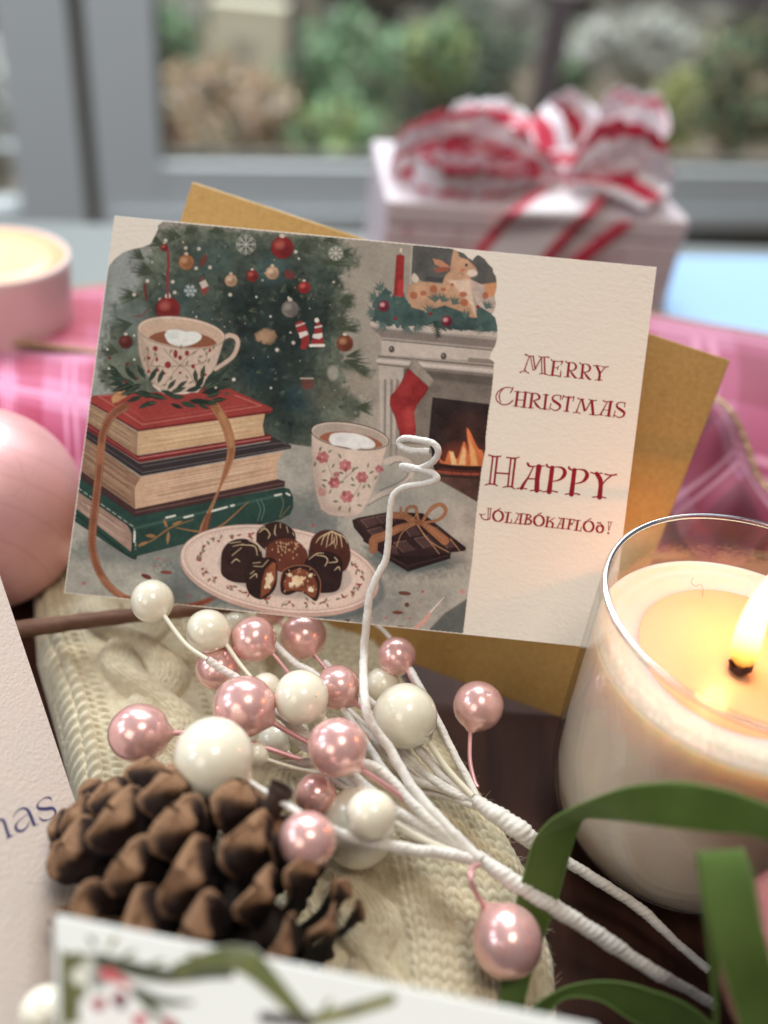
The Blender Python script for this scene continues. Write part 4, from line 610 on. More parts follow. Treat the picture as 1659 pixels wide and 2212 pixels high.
def obox(name, x0, y0, x1, y1, d, th, m, label, cat, parent=None):
    a, b, c, e = P(x0, y1, d), P(x1, y1, d), P(x1, y0, d), P(x0, y0, d)
    zb, ztp = float(min(a[2], b[2])), float(max(c[2], e[2])); q = [np.array([a[0], a[1], zb]), np.array([b[0], b[1], zb])]; nb = np.array([0, th, 0])
    V, Q = box_np([q[0], q[1], q[1] + nb, q[0] + nb] + [v + [0, 0, ztp - zb] for v in (q[0], q[1], q[1] + nb, q[0] + nb)])
    o = mesh_np(name, V, Q, m, parent, smooth=False); 
    if label: tag(o, label, cat)
    return o
m_cream_w = mat('cream_siding', (.80, .76, .58), .8); _n = noise(m_cream_w, 18, 2, .5, (0.05, .05, 1)); bump(m_cream_w, _n.outputs[0], .01, .5)
m_porch = mat('weathered_dark_wood', (.16, .13, .14), .85)
sh = empty('garden_shed', hz(P(520, 215, 3.4))); tag(sh, 'cream garden shed behind the dried bush', 'shed')
obox('wall', 455, -10, 612, 240, 3.3, .8, m_cream_w, None, None, sh); obox('roof', 435, -80, 630, -12, 3.2, 1.0, m_porch, None, None, sh); obox('door', 500, 60, 545, 236, 3.29, .008, mat('pale_door', (.5, .48, .4), .7), None, None, sh)
po = empty('porch', hz(P(1140, 300, 1.9))); tag(po, 'dark wooden porch posts and beam outside the window', 'porch')
obox('post', 1112, -60, 1165, 420, 2.5, .06, m_porch, None, None, po); obox('post', 612, -60, 634, 420, 2.5, .03, m_porch, None, None, po); obox('beam', 600, -260, 1800, -98, 2.49, .07, m_porch, None, None, po)
hd = mat('far_hedge', (.10, .11, .09), .95); ncol(hd, 6, [(.3, (.14, .15, .12)), (.5, (.30, .29, .25)), (.7, (.50, .52, .44))], 5, .65)
hx = np.linspace(-4, 6, 60); hzv = np.linspace(GZ, 1.2, 20); Xh, Zh = np.meshgrid(hx, hzv, indexing='ij')
Yh = 5.6 + .25 * np.sin(Xh * 4 + Zh * 3) + .15 * rng.normal(size=Xh.shape)
o = mesh_np('hedge', np.stack([Xh, Yh, Zh], -1).reshape(-1, 3), grid_q(60, 20), hd); so = o.modifiers.new('depth', 'SOLIDIFY'); so.thickness = .6; tag(o, 'dim grey green hedge along the far end of the garden', 'hedge')

# ================================================================ gift box and bow
def gift():
    BLp, BRp = T(812, 690, 0), T(1418, 722, 0)
    ex = BRp - BLp; wB = np.linalg.norm(ex); ex /= wB; ey = np.array([-ex[1], ex[0], 0]); 
    if ey[1] < 0: ey = -ey
    lo, hi = 0.02, .3
    for _ in range(40):                         # height whose top corner shows at y = 476
        mid = (lo + hi) / 2; v = (BRp + [0, 0, mid] - CAM) @ RC; yy = PH / 2 + F * (-v[1]) / (-v[2]) * 1.0
        if yy > 476: lo = mid
        else: hi = mid
    h = lo; dp = .125
    root = empty('gift_box', hz((BLp + BRp) / 2)); tag(root, 'white gift box tied with a red and white striped bow, behind the greeting card', 'gift box')
    m_bx = mat('printed_white_wrap', (.6, .50, .54), .45)
    _n = noise(m_bx, 60, 2, .5, None, .6); _r = ramp(m_bx, _n.outputs[0], [(.0, (.68, .57, .61)), (.60, (.66, .55, .59)), (.68, (.50, .28, .34)), (.76, (.55, .36, .40)), (.8, (.30, .34, .36))]); L(m_bx, _r.outputs[0], bsdf(m_bx).inputs['Base Color'])
    c0 = BLp; pts = [c0, BRp, BRp + ey * dp, c0 + ey * dp]
    V, Q = box_np([p + [0, 0, .0005] for p in pts] + [p + [0, 0, h * .80] for p in pts]); o = mesh_np('box_body', V, Q, m_bx, root, smooth=False); o.modifiers.new('edge', 'BEVEL').width = .002
    g = .0008; pl = [c0 - ex * g - ey * g, BRp + ex * g - ey * g, BRp + ex * g + ey * (dp + g), c0 - ex * g + ey * (dp + g)]
    V, Q = box_np([p + [0, 0, h * .80 + .0004] for p in pl] + [p + [0, 0, h] for p in pl]); o = mesh_np('lid', V, Q, mat('white_lid', (.68, .60, .64), .45), root, smooth=False); b = o.modifiers.new('edge', 'BEVEL'); b.width = .003; b.segments = 3
    m_st = mat('striped_ribbon', (.8, .8, .8), .4); vcol(m_st); bsdf(m_st).inputs['Sheen Weight'].default_value = .3
    def band(name, cs, stripes, n=60, k=24, parent=root):    # cs rows: left edge xyz, right edge xyz
        c = cr(np.array([np.r_[a, b] for a, b in cs]), n); t = np.linspace(0, 1, k)[None, :, None]; bow = np.sin(np.pi * t) * .0
        V = c[:, None, :3] * (1 - t) + c[:, None, 3:] * t
        V = V + (.0035 * np.sin(V[..., :1] * 210 + 1) * np.cos(V[..., 2:] * 260) + .0025 * np.sin(V[..., :1] * 520 + V[..., 2:] * 300)) * (np.array([.2, -.7, .7]) if 'loop' in name else np.zeros(3))
        tt = np.tile(np.linspace(0, 1, k), n); col = np.tile(np.array([.80, .76, .80]), (n * k, 1))
        for s0, s1 in stripes: col[(tt >= s0) & (tt <= s1)] = (.62, .02, .07)
        o = mesh_np(name, V.reshape(-1, 3), grid_q(n, k), m_st, parent, col); so = o.modifiers.new('thick', 'SOLIDIFY'); so.thickness = .0006; return o
    def top(x, y, dz=0): return T(x, y, h + dz)
    def q(x, y, d): return P(x, y, d)
    dC = DZ(1220, 400, h)
    # flat ribbon over the lid and down the front
    fr = lambda x, y, off=.004: onplane(np.array(float(x)), np.array(float(y)), BLp - ey * (g + off), -ey)
    ST = [(.0, .16), (.84, 1.0)]
    band('ribbon_tail', [(top(1180, 395, .006), top(1330, 400, .006)), (top(1100, 455, .003) , top(1290, 455, .003)), (fr(1060, 500), fr(1240, 505)), (fr(1010, 560), fr(1175, 580)), (fr(930, 650), fr(1090, 690))], ST)
    band('ribbon_tail', [(top(1280, 380, .012), top(1230, 400, .012)), (q(1380, 375, dC - .03), q(1310, 415, dC - .035)), (q(1450, 410, dC - .04), q(1390, 455, dC - .045))], [(.3, .7)])
    knot = band('bow_knot', [(q(1180, 330, dC), q(1200, 400, dC)), (q(1200, 322, dC - .02), q(1215, 405, dC - .02)), (q(1250, 325, dC - .02), q(1255, 400, dC - .02)), (q(1270, 335, dC), q(1265, 395, dC))], [(.1, .35), (.7, .9)])
    # loops: closed bands that bulge
    def loop(pts, wv, stripes):
        cs = []
        for (x, y, dd, ww) in pts:
            a = q(x, y, dC + dd); cs.append((a + np.array(wv) * ww / 2, a - np.array(wv) * ww / 2))
        band('bow_loop', cs, stripes, 90, 30)
    loop([(1204, 394, -.02, .02), (1114, 354, -.03, .045), (1004, 324, -.03, .06), (874, 344, -.03, .055), (832, 394, -.01, .055), (874, 444, 0, .055), (1014, 444, -.01, .05), (1144, 424, -.02, .035), (1204, 409, -.02, .02)], (.15, -.35, .9), [(.0, .10), (.34, .42), (.68, .74)])
    loop([(1194, 384, 0, .02), (1124, 314, .03, .045), (1024, 286, .04, .05), (954, 304, .05, .05), (994, 354, .05, .05), (1114, 369, .02, .04), (1194, 394, 0, .02)], (.2, .5, .8), [(.12, .30), (.70, .82)])
    loop([(1234, 384, 0, .02), (1244, 314, .03, .05), (1284, 269, .05, .06), (1384, 294, .05, .055), (1394, 354, .03, .05), (1324, 384, .01, .04), (1244, 394, 0, .02)], (.3, -.3, .9), [(.05, .12), (.45, .52)])
    loop([(1224, 394, -.02, .02), (1294, 354, -.035, .055), (1394, 364, -.035, .06), (1444, 404, -.02, .05), (1414, 444, -.01, .05), (1314, 444, -.02, .045), (1234, 414, -.02, .02)], (-.25, -.35, .9), [(.0, .20), (.74, .8)])
    loop([(1209, 389, -.01, .02), (1164, 324, .0, .05), (1124, 286, .02, .06), (1184, 270, .04, .06), (1234, 324, .03, .05), (1216, 384, 0, .02)], (.5, -.2, .8), [(.2, .42)])
    loop([(1174, 399, -.02, .02), (1074, 414, -.04, .05), (954, 409, -.05, .05), (894, 374, -.04, .05), (974, 354, -.03, .04), (1094, 374, -.02, .03), (1174, 394, -.02, .02)], (.1, -.5, .7), [(.0, .14), (.55, .64)])
    loop([(1244, 399, -.02, .02), (1334, 324, -.02, .05), (1414, 324, .0, .05), (1434, 369, .01, .05), (1354, 404, 0, .04), (1254, 404, -.01, .02)], (-.3, -.2, .8), [(.25, .45)])
    band('diagonal_ribbon', [(fr(1340, 478, .003), fr(1372, 480, .003)), (fr(1270, 530, .003), fr(1295, 540, .003)), (fr(1190, 600, .003), fr(1215, 612, .003)), (fr(1100, 690, .003), fr(1125, 700, .003))], [(0, 1)])
    return root
gift()
# ================================================================ plaid ribbons
m_plaid = mat('pink_plaid_cloth', (.6, .2, .3), .7); vcol(m_plaid); bsdf(m_plaid).inputs['Sheen Weight'].default_value = .25
def sheet(ctrl, nu, nv):                      # ctrl[i][j] = xyz, Catmull-Rom both ways
    c = np.array(ctrl, float); ni, nj = c.shape[:2]
    a = np.stack([cr(c[:, j], nu) for j in range(nj)], 1); return np.stack([cr(a[i], nv) for i in range(nu)], 0)
def plaid(label, rows, uo, base, dark, light, edges=(True, True), us=5.0, vs=2.2):
    root = empty('plaid_ribbon', hz(P(rows[-1][len(rows[0]) // 2][0], rows[-1][len(rows[0]) // 2][1], rows[-1][len(rows[0]) // 2][2]))); tag(root, label, 'ribbon')
    nu, nv = 60, 160; V = sheet([[P(*p) for p in r] for r in rows], nu, nv)
    U, Vv = np.meshgrid(np.linspace(0, 1, nu), np.linspace(0, 1, nv), indexing='ij'); pu, pv = U * vs, Vv * us + uo
    bu = (np.abs((pu % 1) - .5) < .22).astype(float); bv = (np.abs((pv % 1) - .5) < .24).astype(float)
    lu = (np.abs((pu % 1) - .02) < .03) | (np.abs((pu % 1) - .12) < .025); lv = (np.abs((pv % 1) - .02) < .02) | (np.abs((pv % 1) - .12) < .018)
    mixv = ((bu + bv) / 2)[..., None]; col = np.array(light) * (1 - mixv) + np.array(dark) * mixv; col = np.where((bu + bv == 1)[..., None], np.array(base), col)
    col = np.where((lu ^ lv)[..., None], np.minimum(np.array(light) * 1.2 + .08, .9), col)
    rip = .0016 * np.sin(Vv * 9 + U * 3) + .0008 * np.sin(Vv * 15 - U * 5)
    V = V + rip[..., None] * np.array([0, -.6, .8])
    o = mesh_np('cloth', V.reshape(-1, 3), grid_q(nu, nv), m_plaid, root, col.reshape(-1, 3)); so = o.modifiers.new('thick', 'SOLIDIFY'); so.thickness = .0005
    for k, e in zip((0, -1), edges):
        if e: tube('wire_edge', V[k], .0011, m_gold, root, 8, (.006, .5))
    return root
PB, PD, PLt = (.46, .07, .17), (.38, .025, .09), (.56, .17, .32)
plaid('pink plaid ribbon lying behind the pink bauble, gold wire along its top', [[(-120, 640, .52), (0, 634, .52), (120, 628, .52), (270, 620, .53)], [(-120, 690, .47), (0, 690, .47), (120, 690, .47), (270, 690, .48)], [(-120, 742, .44), (0, 745, .44), (120, 750, .44), (270, 770, .45)]], .3, (.36, .025, .07), (.32, .015, .05), (.42, .07, .15), us=3, vs=1.2)  # upper band lies in shade; that shade is put into its darker colours
plaid('pink and lilac plaid ribbon fold left of the card, below the gold wire edge', [[(-120, 752, .440), (0, 755, .440), (110, 760, .440), (280, 780, .445)], [(-120, 800, .405), (0, 800, .405), (110, 820, .405), (280, 850, .41)], [(-120, 880, .385), (0, 880, .385), (110, 920, .385), (300, 960, .39)], [(-120, 1000, .378), (0, 1020, .378), (120, 1080, .378), (310, 1200, .37)]], .1, PB, PD, PLt, (False, True), us=2.6, vs=2.2)
plaid('wide rose plaid ribbon arching behind the envelope corner', [[(1330, 690, .50), (1420, 682, .50), (1540, 702, .50), (1680, 728, .50), (1800, 760, .5)], [(1330, 800, .44), (1420, 800, .44), (1560, 800, .44), (1690, 830, .44), (1800, 850, .44)], [(1330, 950, .40), (1420, 950, .40), (1540, 960, .40), (1690, 1000, .40), (1800, 1020, .4)], [(1330, 1180, .385), (1420, 1200, .385), (1540, 1200, .385), (1690, 1200, .385), (1800, 1200, .385)]], .35, (.30, .035, .10), (.22, .012, .05), (.38, .10, .19), us=1.6, vs=1.5)
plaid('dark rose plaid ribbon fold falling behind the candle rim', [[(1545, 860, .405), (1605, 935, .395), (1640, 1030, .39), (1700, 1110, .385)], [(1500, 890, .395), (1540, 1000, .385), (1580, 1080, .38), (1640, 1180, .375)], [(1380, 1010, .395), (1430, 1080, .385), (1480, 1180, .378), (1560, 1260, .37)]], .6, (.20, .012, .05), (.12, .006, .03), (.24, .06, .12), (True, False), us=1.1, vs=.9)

# ================================================================ pink candle jar at the back left
def back_candle():
    d = DZ(-20, 548, .075); c = P(-20, 548, d); r = 163 * d / F
    root = empty('jar_candle', (c[0], c[1], 0)); tag(root, 'lit candle in a blush pink jar at the far left, behind the plaid ribbon', 'candle')
    m_j = mat('blush_jar', (.84, .66, .64), .3)
    lathe('jar', [(0, .0), (r * .86, 0), (r * .9, .003), (r, .072), (r * 1.0, .075), (r * .95, .075), (r * .93, .060), (0, .058)], (c[0], c[1], 0), m_j, root, 96)
    m_w = mat('warm_wax', (.86, .50, .28), .4); bsdf(m_w).inputs['Subsurface Weight'].default_value = .5; bsdf(m_w).inputs['Subsurface Scale'].default_value = .01
    lathe('wax', [(0, .0735), (r * .6, .0735), (r * .945, .0738), (r * .947, .06)], (c[0], c[1], 0), m_w, root, 96)
    tube('wick', [np.array([c[0] - .012, c[1], .0733]), np.array([c[0] - .012, c[1], .082])], .0008, mat('burnt_wick', (.02, .015, .012), .9), root, 8)
    fl = lathe('flame', [(0.0001, .081), (.003, .085), (.0036, .090), (.002, .098), (.0001, .106)], (c[0] - .012, c[1], 0), m_flame, root, 20)
    l = bpy.data.lights.new('flame_light', 'POINT'); l.energy = .06; l.color = (1, .56, .26); l.shadow_soft_size = .004; lo = bpy.data.objects.new('flame_light', l); lo.location = (c[0] - .012, c[1], .098); link(lo)
m_flame = bpy.data.materials.new('flame'); m_flame.use_nodes = True; nt = m_flame.node_tree; nt.nodes.clear()
_o = nt.nodes.new('ShaderNodeOutputMaterial'); _e = nt.nodes.new('ShaderNodeEmission'); _e.inputs[0].default_value = (1, .62, .25, 1); _e.inputs[1].default_value = 4.0; nt.links.new(_e.outputs[0], _o.inputs[0])
back_candle()
# ================================================================ pink bauble
def bauble():
    z = .0415; d = DZ(-45, 1100, z); c = P(-45, 1100, d); r = 226 * d / F / 1.02
    root = empty('bauble', (c[0], c[1], c[2] - r)); tag(root, 'large matte pink bauble with faint etched lines, left of the greeting card', 'bauble')
    V, Q = sphere_np(96, 64); m = mat('matte_pink_glass', (.74, .40, .40), .42, Metallic=.25); bsdf(m).inputs['Coat Weight'].default_value = .15; bsdf(m).inputs['Coat Roughness'].default_value = .3
    tc = nn(m, 'ShaderNodeTexCoord'); mp = nn(m, 'ShaderNodeMapping'); mp.inputs['Rotation'].default_value = (.6, .2, .4); L(m, tc.outputs['Object'], mp.inputs['Vector'])
    v1 = nn(m, 'ShaderNodeTexVoronoi', feature='DISTANCE_TO_EDGE'); v1.inputs['Scale'].default_value = 95; L(m, mp.outputs[0], v1.inputs['Vector'])
    r1 = ramp(m, v1.outputs['Distance'], [(.0, (1, 1, 1)), (.03, (0, 0, 0))])
    w = nn(m, 'ShaderNodeTexWave', wave_type='RINGS'); w.inputs['Scale'].default_value = 30; w.inputs['Distortion'].default_value = 2.5; w.inputs['Detail'].default_value = 1; w.inputs['Detail Scale'].default_value = .6; L(m, mp.outputs[0], w.inputs['Vector'])
    r2 = ramp(m, w.outputs['Fac'], [(.0, (1, 1, 1)), (.05, (0, 0, 0))])
    mx = nn(m, 'ShaderNodeMath', operation='ADD'); L(m, r1.outputs[0], mx.inputs[0]); L(m, r2.outputs[0], mx.inputs[1])
    cm = nn(m, 'ShaderNodeMix', data_type='RGBA'); cm.inputs['A'].default_value = (.80, .43, .43, 1); cm.inputs['B'].default_value = (.75, .385, .385, 1); L(m, mx.outputs[0], cm.inputs['Factor']); L(m, cm.outputs['Result'], bsdf(m).inputs['Base Color'])
    o = mesh_np('ball', V * r + c, Q, m, root)
    ax = np.array([-.8, .3, .5]); ax /= np.linalg.norm(ax); p = c + ax * r * .98
    tube('cap', [p, p + ax * .008], .0055, m_gold, root, 20)
bauble()
# ================================================================ envelope
ep = [P(415, 393, .330), P(1578, 778, .328), P(1268, 1571, .343)]
en = np.cross(ep[1] - ep[0], ep[2] - ep[0]); en /= np.linalg.norm(en); en = -en if en @ (CAM - ep[0]) < 0 else en
e4 = onplane(np.array(172.), np.array(1172.), ep[0], en)
env = empty('envelope', hz(ep[2])); tag(env, 'golden brown kraft envelope standing tilted behind the greeting card', 'envelope')
o = slab('pocket', [e4, ep[2], ep[1], ep[0]], .0007, en, m_kraft, env, .0003)
fc = (ep[0] + ep[1] + ep[2] + e4) / 4
ib = lambda p: p * .995 + fc * .005

# ================================================================ greeting card
c0 = [P(138, 1281, .3030), P(1315, 1403, .2956), P(1419, 577, .2989)]
cn = np.cross(c0[1] - c0[0], c0[2] - c0[0]); cn /= np.linalg.norm(cn); cn = -cn if cn @ (CAM - c0[0]) < 0 else cn
cTL = onplane(np.array(247.), np.array(466.), c0[0], cn); cq = [c0[0], c0[1], c0[2], cTL]
card = empty('greeting_card', hz((c0[0] + c0[1]) / 2)); tag(card, 'cream Christmas card with a painted fireside scene and red lettering, leaning upright in the centre', 'greeting card')
slab('front_page', cq, .0004, cn, m_paper, card, .00012)
ux = (c0[1] - c0[0]) / np.linalg.norm(c0[1] - c0[0])
ang = -.018; left = (c0[0], cTL)
def back(p):                                   # hinge on the left fold, slightly open
    v = p - cTL; s = v @ ux; return p - cn * (.0007 + abs(s) * .012) + ux * .0004
slab('back_page', [back(p) for p in cq], .0004, cn, m_paper, card, .00012)
es = [(cq[(i + 1) % 4] - cq[i]) / np.linalg.norm(cq[(i + 1) % 4] - cq[i]) for i in range(4)]
def inside_card(V):
    k = np.ones(V.shape[:-1], bool)
    for i in range(4):
        inw = np.cross(es[i], cn); inw = inw if inw @ (cq[(i + 2) % 4] - cq[i]) > 0 else -inw
        k &= ((V - cq[i]) @ inw) > .00025
    return k
KW = np.array([.98, 1.02, 1.08]) * .95
PT = paint_card(); ill = print_mesh('illustration', PT, c0[0], cn, .00006, m_print, card, KW, .5, inside_card)
tag(ill, 'painted scene of tree, fireplace, cocoa cups, books and chocolates')
TX = paint_text(); base = np.array(PAPER) / (lin((225, 215, 200)) * KW)
TX.im = TX.im * 1.0; cov = TX.al[..., None]; TX.im = lin(INK) * cov + (np.array(PAPER) / KW) * (1 - cov)
let = print_mesh('lettering', TX, c0[0], cn, .00005, m_print, card, KW, .02, inside_card)
# ================================================================ knitted stocking (real stitches)
m_knit = mat('cream_wool', (.78, .68, .46), .9); bsdf(m_knit).inputs['Sheen Weight'].default_value = .35; bsdf(m_knit).inputs['Sheen Roughness'].default_value = .5
_n = noise(m_knit, 300, 4, .6); _r = ramp(m_knit, _n.outputs[0], [(.3, (.60, .51, .34)), (.7, (.78, .70, .50))]); L(m_knit, _r.outputs[0], bsdf(m_knit).inputs['Base Color']); _n3 = noise(m_knit, 2600, 3, .7); bump(m_knit, _n3.outputs[0], .0006, .7)
def stocking():
    lx = np.array([(60, 1180), (68, 1370), (110, 1520), (180, 1780), (235, 1960), (310, 2212), (380, 2460)], float)
    rx = np.array([(700, 1180), (850, 1390), (985, 1590), (1085, 1730), (1160, 1860), (1215, 2040), (1228, 2200), (1230, 2460)], float)
    zt_ = .017; ny = 620; nu = 400
    ys = np.linspace(1200, 2440, ny)
    Lp = T(np.interp(ys, lx[:, 1], lx[:, 0]), ys, np.full(ny, zt_)); Rp = T(np.interp(ys, rx[:, 1], rx[:, 0]), ys, np.full(ny, zt_))
    mid = (Lp + Rp) / 2; s = np.r_[0, np.cumsum(np.linalg.norm(np.diff(mid, axis=0), axis=1))]
    n = int(s[-1] / .00036); si = np.linspace(0, s[-1], n)
    Lp = np.stack([np.interp(si, s, Lp[:, k]) for k in range(3)], 1); Rp = np.stack([np.interp(si, s, Rp[:, k]) for k in range(3)], 1)
    t = np.linspace(0, 1, nu)
    P0 = Lp[:, None] * (1 - t)[None, :, None] + Rp[:, None] * t[None, :, None]
    wid = .118; u = np.broadcast_to(t[None] * wid, (n, nu)); v = np.broadcast_to(si[:, None], (n, nu))
    wob = .0012 * np.sin(v * 55 + u * 40) + .0009 * np.sin(u * 90 - v * 30); u2 = u + wob
    def stitch(a, b, pw, ph, slant=.9):
        x = (a / pw) % 1 - .5; leg = np.abs(np.abs(x) - .25) / .25; f = (b / ph - np.abs(x) * slant) % 1
        return np.sqrt(np.clip(1 - leg ** 2, 0, 1)) * (.30 + .70 * np.clip(1 - (2 * f - 1) ** 2, 0, 1) ** .6)
    h = .0015 * stitch(u2, v, .0037, .0033, 1.1)
    # purl channels around cables
    def cable(h, cu, hw, per, amp):
        loc = (u2 - cu); inb = np.abs(loc) < hw * 1.05; out = h.copy(); best = np.zeros_like(h); fib = np.zeros_like(h)
        for k in range(2):
            ph = 2 * math.pi * (v / per + k / 2); cc = hw * .50 * np.sin(ph); dz = np.cos(ph)
            d = (loc - cc) / (hw * .50); prof = np.sqrt(np.clip(1 - d ** 2, 0, 1)); hh = prof * (1 + .28 * dz) * amp
            st = .0008 * stitch(loc - cc, v + .0, .0034, .0032, 1.0)
            fib = np.where(hh > best, st * prof, fib); best = np.maximum(best, hh)
        return np.where(inb, best + fib + h * .15, out)
    purl = .0012 * (np.abs(np.sin(u2 / .0038 * math.pi)) * np.abs(np.sin(v / .0030 * math.pi + (np.floor(u2 / .0038) % 2) * 1.57)))
    for a, b in ((.0085, .0155), (.046, .050)): h = np.where((u2 > a) & (u2 < b), purl - .0004, h)
    h = cable(h, .0310, .0148, .052, .0046); h = cable(h, .0640, .0110, .044, .0034)
    # twisted rib along the edge
    for cu, w in ((.0025, .0030), (.0068, .0022)):
        d = (u2 - cu) / w; tw = np.clip(1 - d ** 2, 0, 1) ** .5 * (.0024 + .0006 * np.sin(2 * math.pi * (v / .0042 + d * .35)))
        h = np.where(np.abs(d) < 1, tw, h)
    edge = np.minimum(u, wid - u); drop = -.017 * (1 - np.sqrt(np.clip(1 - np.clip(1 - edge / .011, 0, 1) ** 2, 0, 1)))
    fold = .0022 * np.sin(v * 42 + u * 22) + .0016 * np.sin(u * 60 + 1.2) * np.sin(v * 20) + .003 * np.exp(-((u - .100 + v * .12) / .007) ** 2) - .0025 * np.exp(-((u - .086 + v * .10) / .005) ** 2)
    Z = zt_ + h + drop + fold * np.clip(edge / .02, 0, 1)
    V = P0.copy(); V[..., 2] = np.maximum(Z, .0006)
    o = mesh_np('knitted_stocking', V.reshape(-1, 3), grid_q(n, nu), m_knit); tag(o, 'cream cable knit stocking lying flat under the berries and pine cone', 'stocking')
    # loose wool fibres along the right edge
    fv = []; fq = []; b = 0
    for i in range(520):
        j = random.randrange(20, n - 20); side = nu - 1 - random.randrange(2, 26) if random.random() < .75 else random.randrange(2, 16)
        p = V[j, side] + [0, 0, .0003]; dirn = np.array([random.gauss(.5 if side > 100 else -.5, .5), random.gauss(0, .6), random.gauss(.5, .4)]); dirn /= np.linalg.norm(dirn); l = random.uniform(.0015, .004); w = .00004
        sd = np.cross(dirn, [0, 0, 1.]); sd /= np.linalg.norm(sd) + 1e-9
        q0, q1, q2 = p, p + dirn * l * .5 + [0, 0, l * .12], p + dirn * l
        fv += [q0 - sd * w, q0 + sd * w, q1 + sd * w * .8, q1 - sd * w * .8, q2 + sd * w * .3, q2 - sd * w * .3]; fq += [(b, b + 1, b + 2, b + 3), (b + 3, b + 2, b + 4, b + 5)]; b += 6
    f = mesh_np('fuzz', fv, fq, m_knit, o); f['kind'] = 'stuff'
stocking()
# ================================================================ cinnamon stick
def cinnamon():
    m = mat('cinnamon_bark', (.20, .09, .05), .75); n_ = ncol(m, 140, [(.3, (.10, .045, .028)), (.55, (.20, .10, .06)), (.75, (.30, .17, .10))], 6, .7, (.25, 1, 1)); bump(m, n_.outputs[0], .0008, .7)
    zs = [(10, 1362, .029), (90, 1352, .0295), (200, 1338, .030), (320, 1325, .0305), (440, 1316, .031), (560, 1306, .031)]
    C = cr([T(x, y, z) for x, y, z in zs], 80); ax = C[-1] - C[0]; ax /= np.linalg.norm(ax); up = np.array([0, 0, 1.]); sd = np.cross(ax, up); sd /= np.linalg.norm(sd); u2 = np.cross(sd, ax)
    pr = []
    for s_ in (1, -1):
        for th in np.linspace(0, 1, 22):        # two inward curls
            a = th * 2 * math.pi * 1.15; r = .0034 * (1 - .55 * th); pr.append((s_ * (.0002 + r * math.sin(a) + 0), .0034 - r * math.cos(a) - .0034 * 0 )) if s_ > 0 else pr.insert(0, (-(.0002 + r * math.sin(a)), .0034 - r * math.cos(a)))
    pr = np.array(pr); k = len(pr); w = np.interp(np.linspace(0, 1, 80), [0, .6, 1], [1.0, .82, .6]) * (1 + .03 * np.sin(np.arange(80) * .7))
    V = C[:, None] + w[:, None, None] * (pr[None, :, 0:1] * sd + (pr[None, :, 1:2] - .0034) * u2)
    o = mesh_np('cinnamon_stick', V.reshape(-1, 3), grid_q(80, k), m); so = o.modifiers.new('bark', 'SOLIDIFY'); so.thickness = .0007; tag(o, 'brown curled cinnamon stick lying on the stocking below the card', 'cinnamon stick')
cinnamon()
# ================================================================ left card
l0 = [T(0, 1240, .058), T(180, 1780, .022), T(-420, 1420, .075)]
ln = np.cross(l0[1] - l0[0], l0[2] - l0[0]); ln /= np.linalg.norm(ln); ln = -ln if ln @ (CAM - l0[0]) < 0 else ln
lq = [onplane(np.array(float(x)), np.array(float(y)), l0[0], ln) for x, y in ((-420, 2420), (312, 2178), (-12, 1206), (-620, 1400))]
lc = empty('folded_card', hz(lq[1])); tag(lc, 'blush embossed card with dark blue script letters, cut off by the left edge', 'greeting card')
slab('front_page', lq, .0006, ln, m_lcard, lc, .00015)
slab('back_page', [p - ln * (.0012 + .0015 * (i in (0, 3))) for i, p in enumerate(lq)], .0006, ln, m_lcard, lc, .00015)
NA = paint_nas(); cov = NA.al[..., None]; m_lp = mat('blue_ink', (.1, .1, .2), .7); vcol(m_lp); LC = np.array((.62, .53, .48)); NA.im = lin((52, 50, 96)) * cov + LC * (1 - cov)
print_mesh('lettering', NA, l0[0], ln, .00006, m_lp, lc, 1.0, .03)
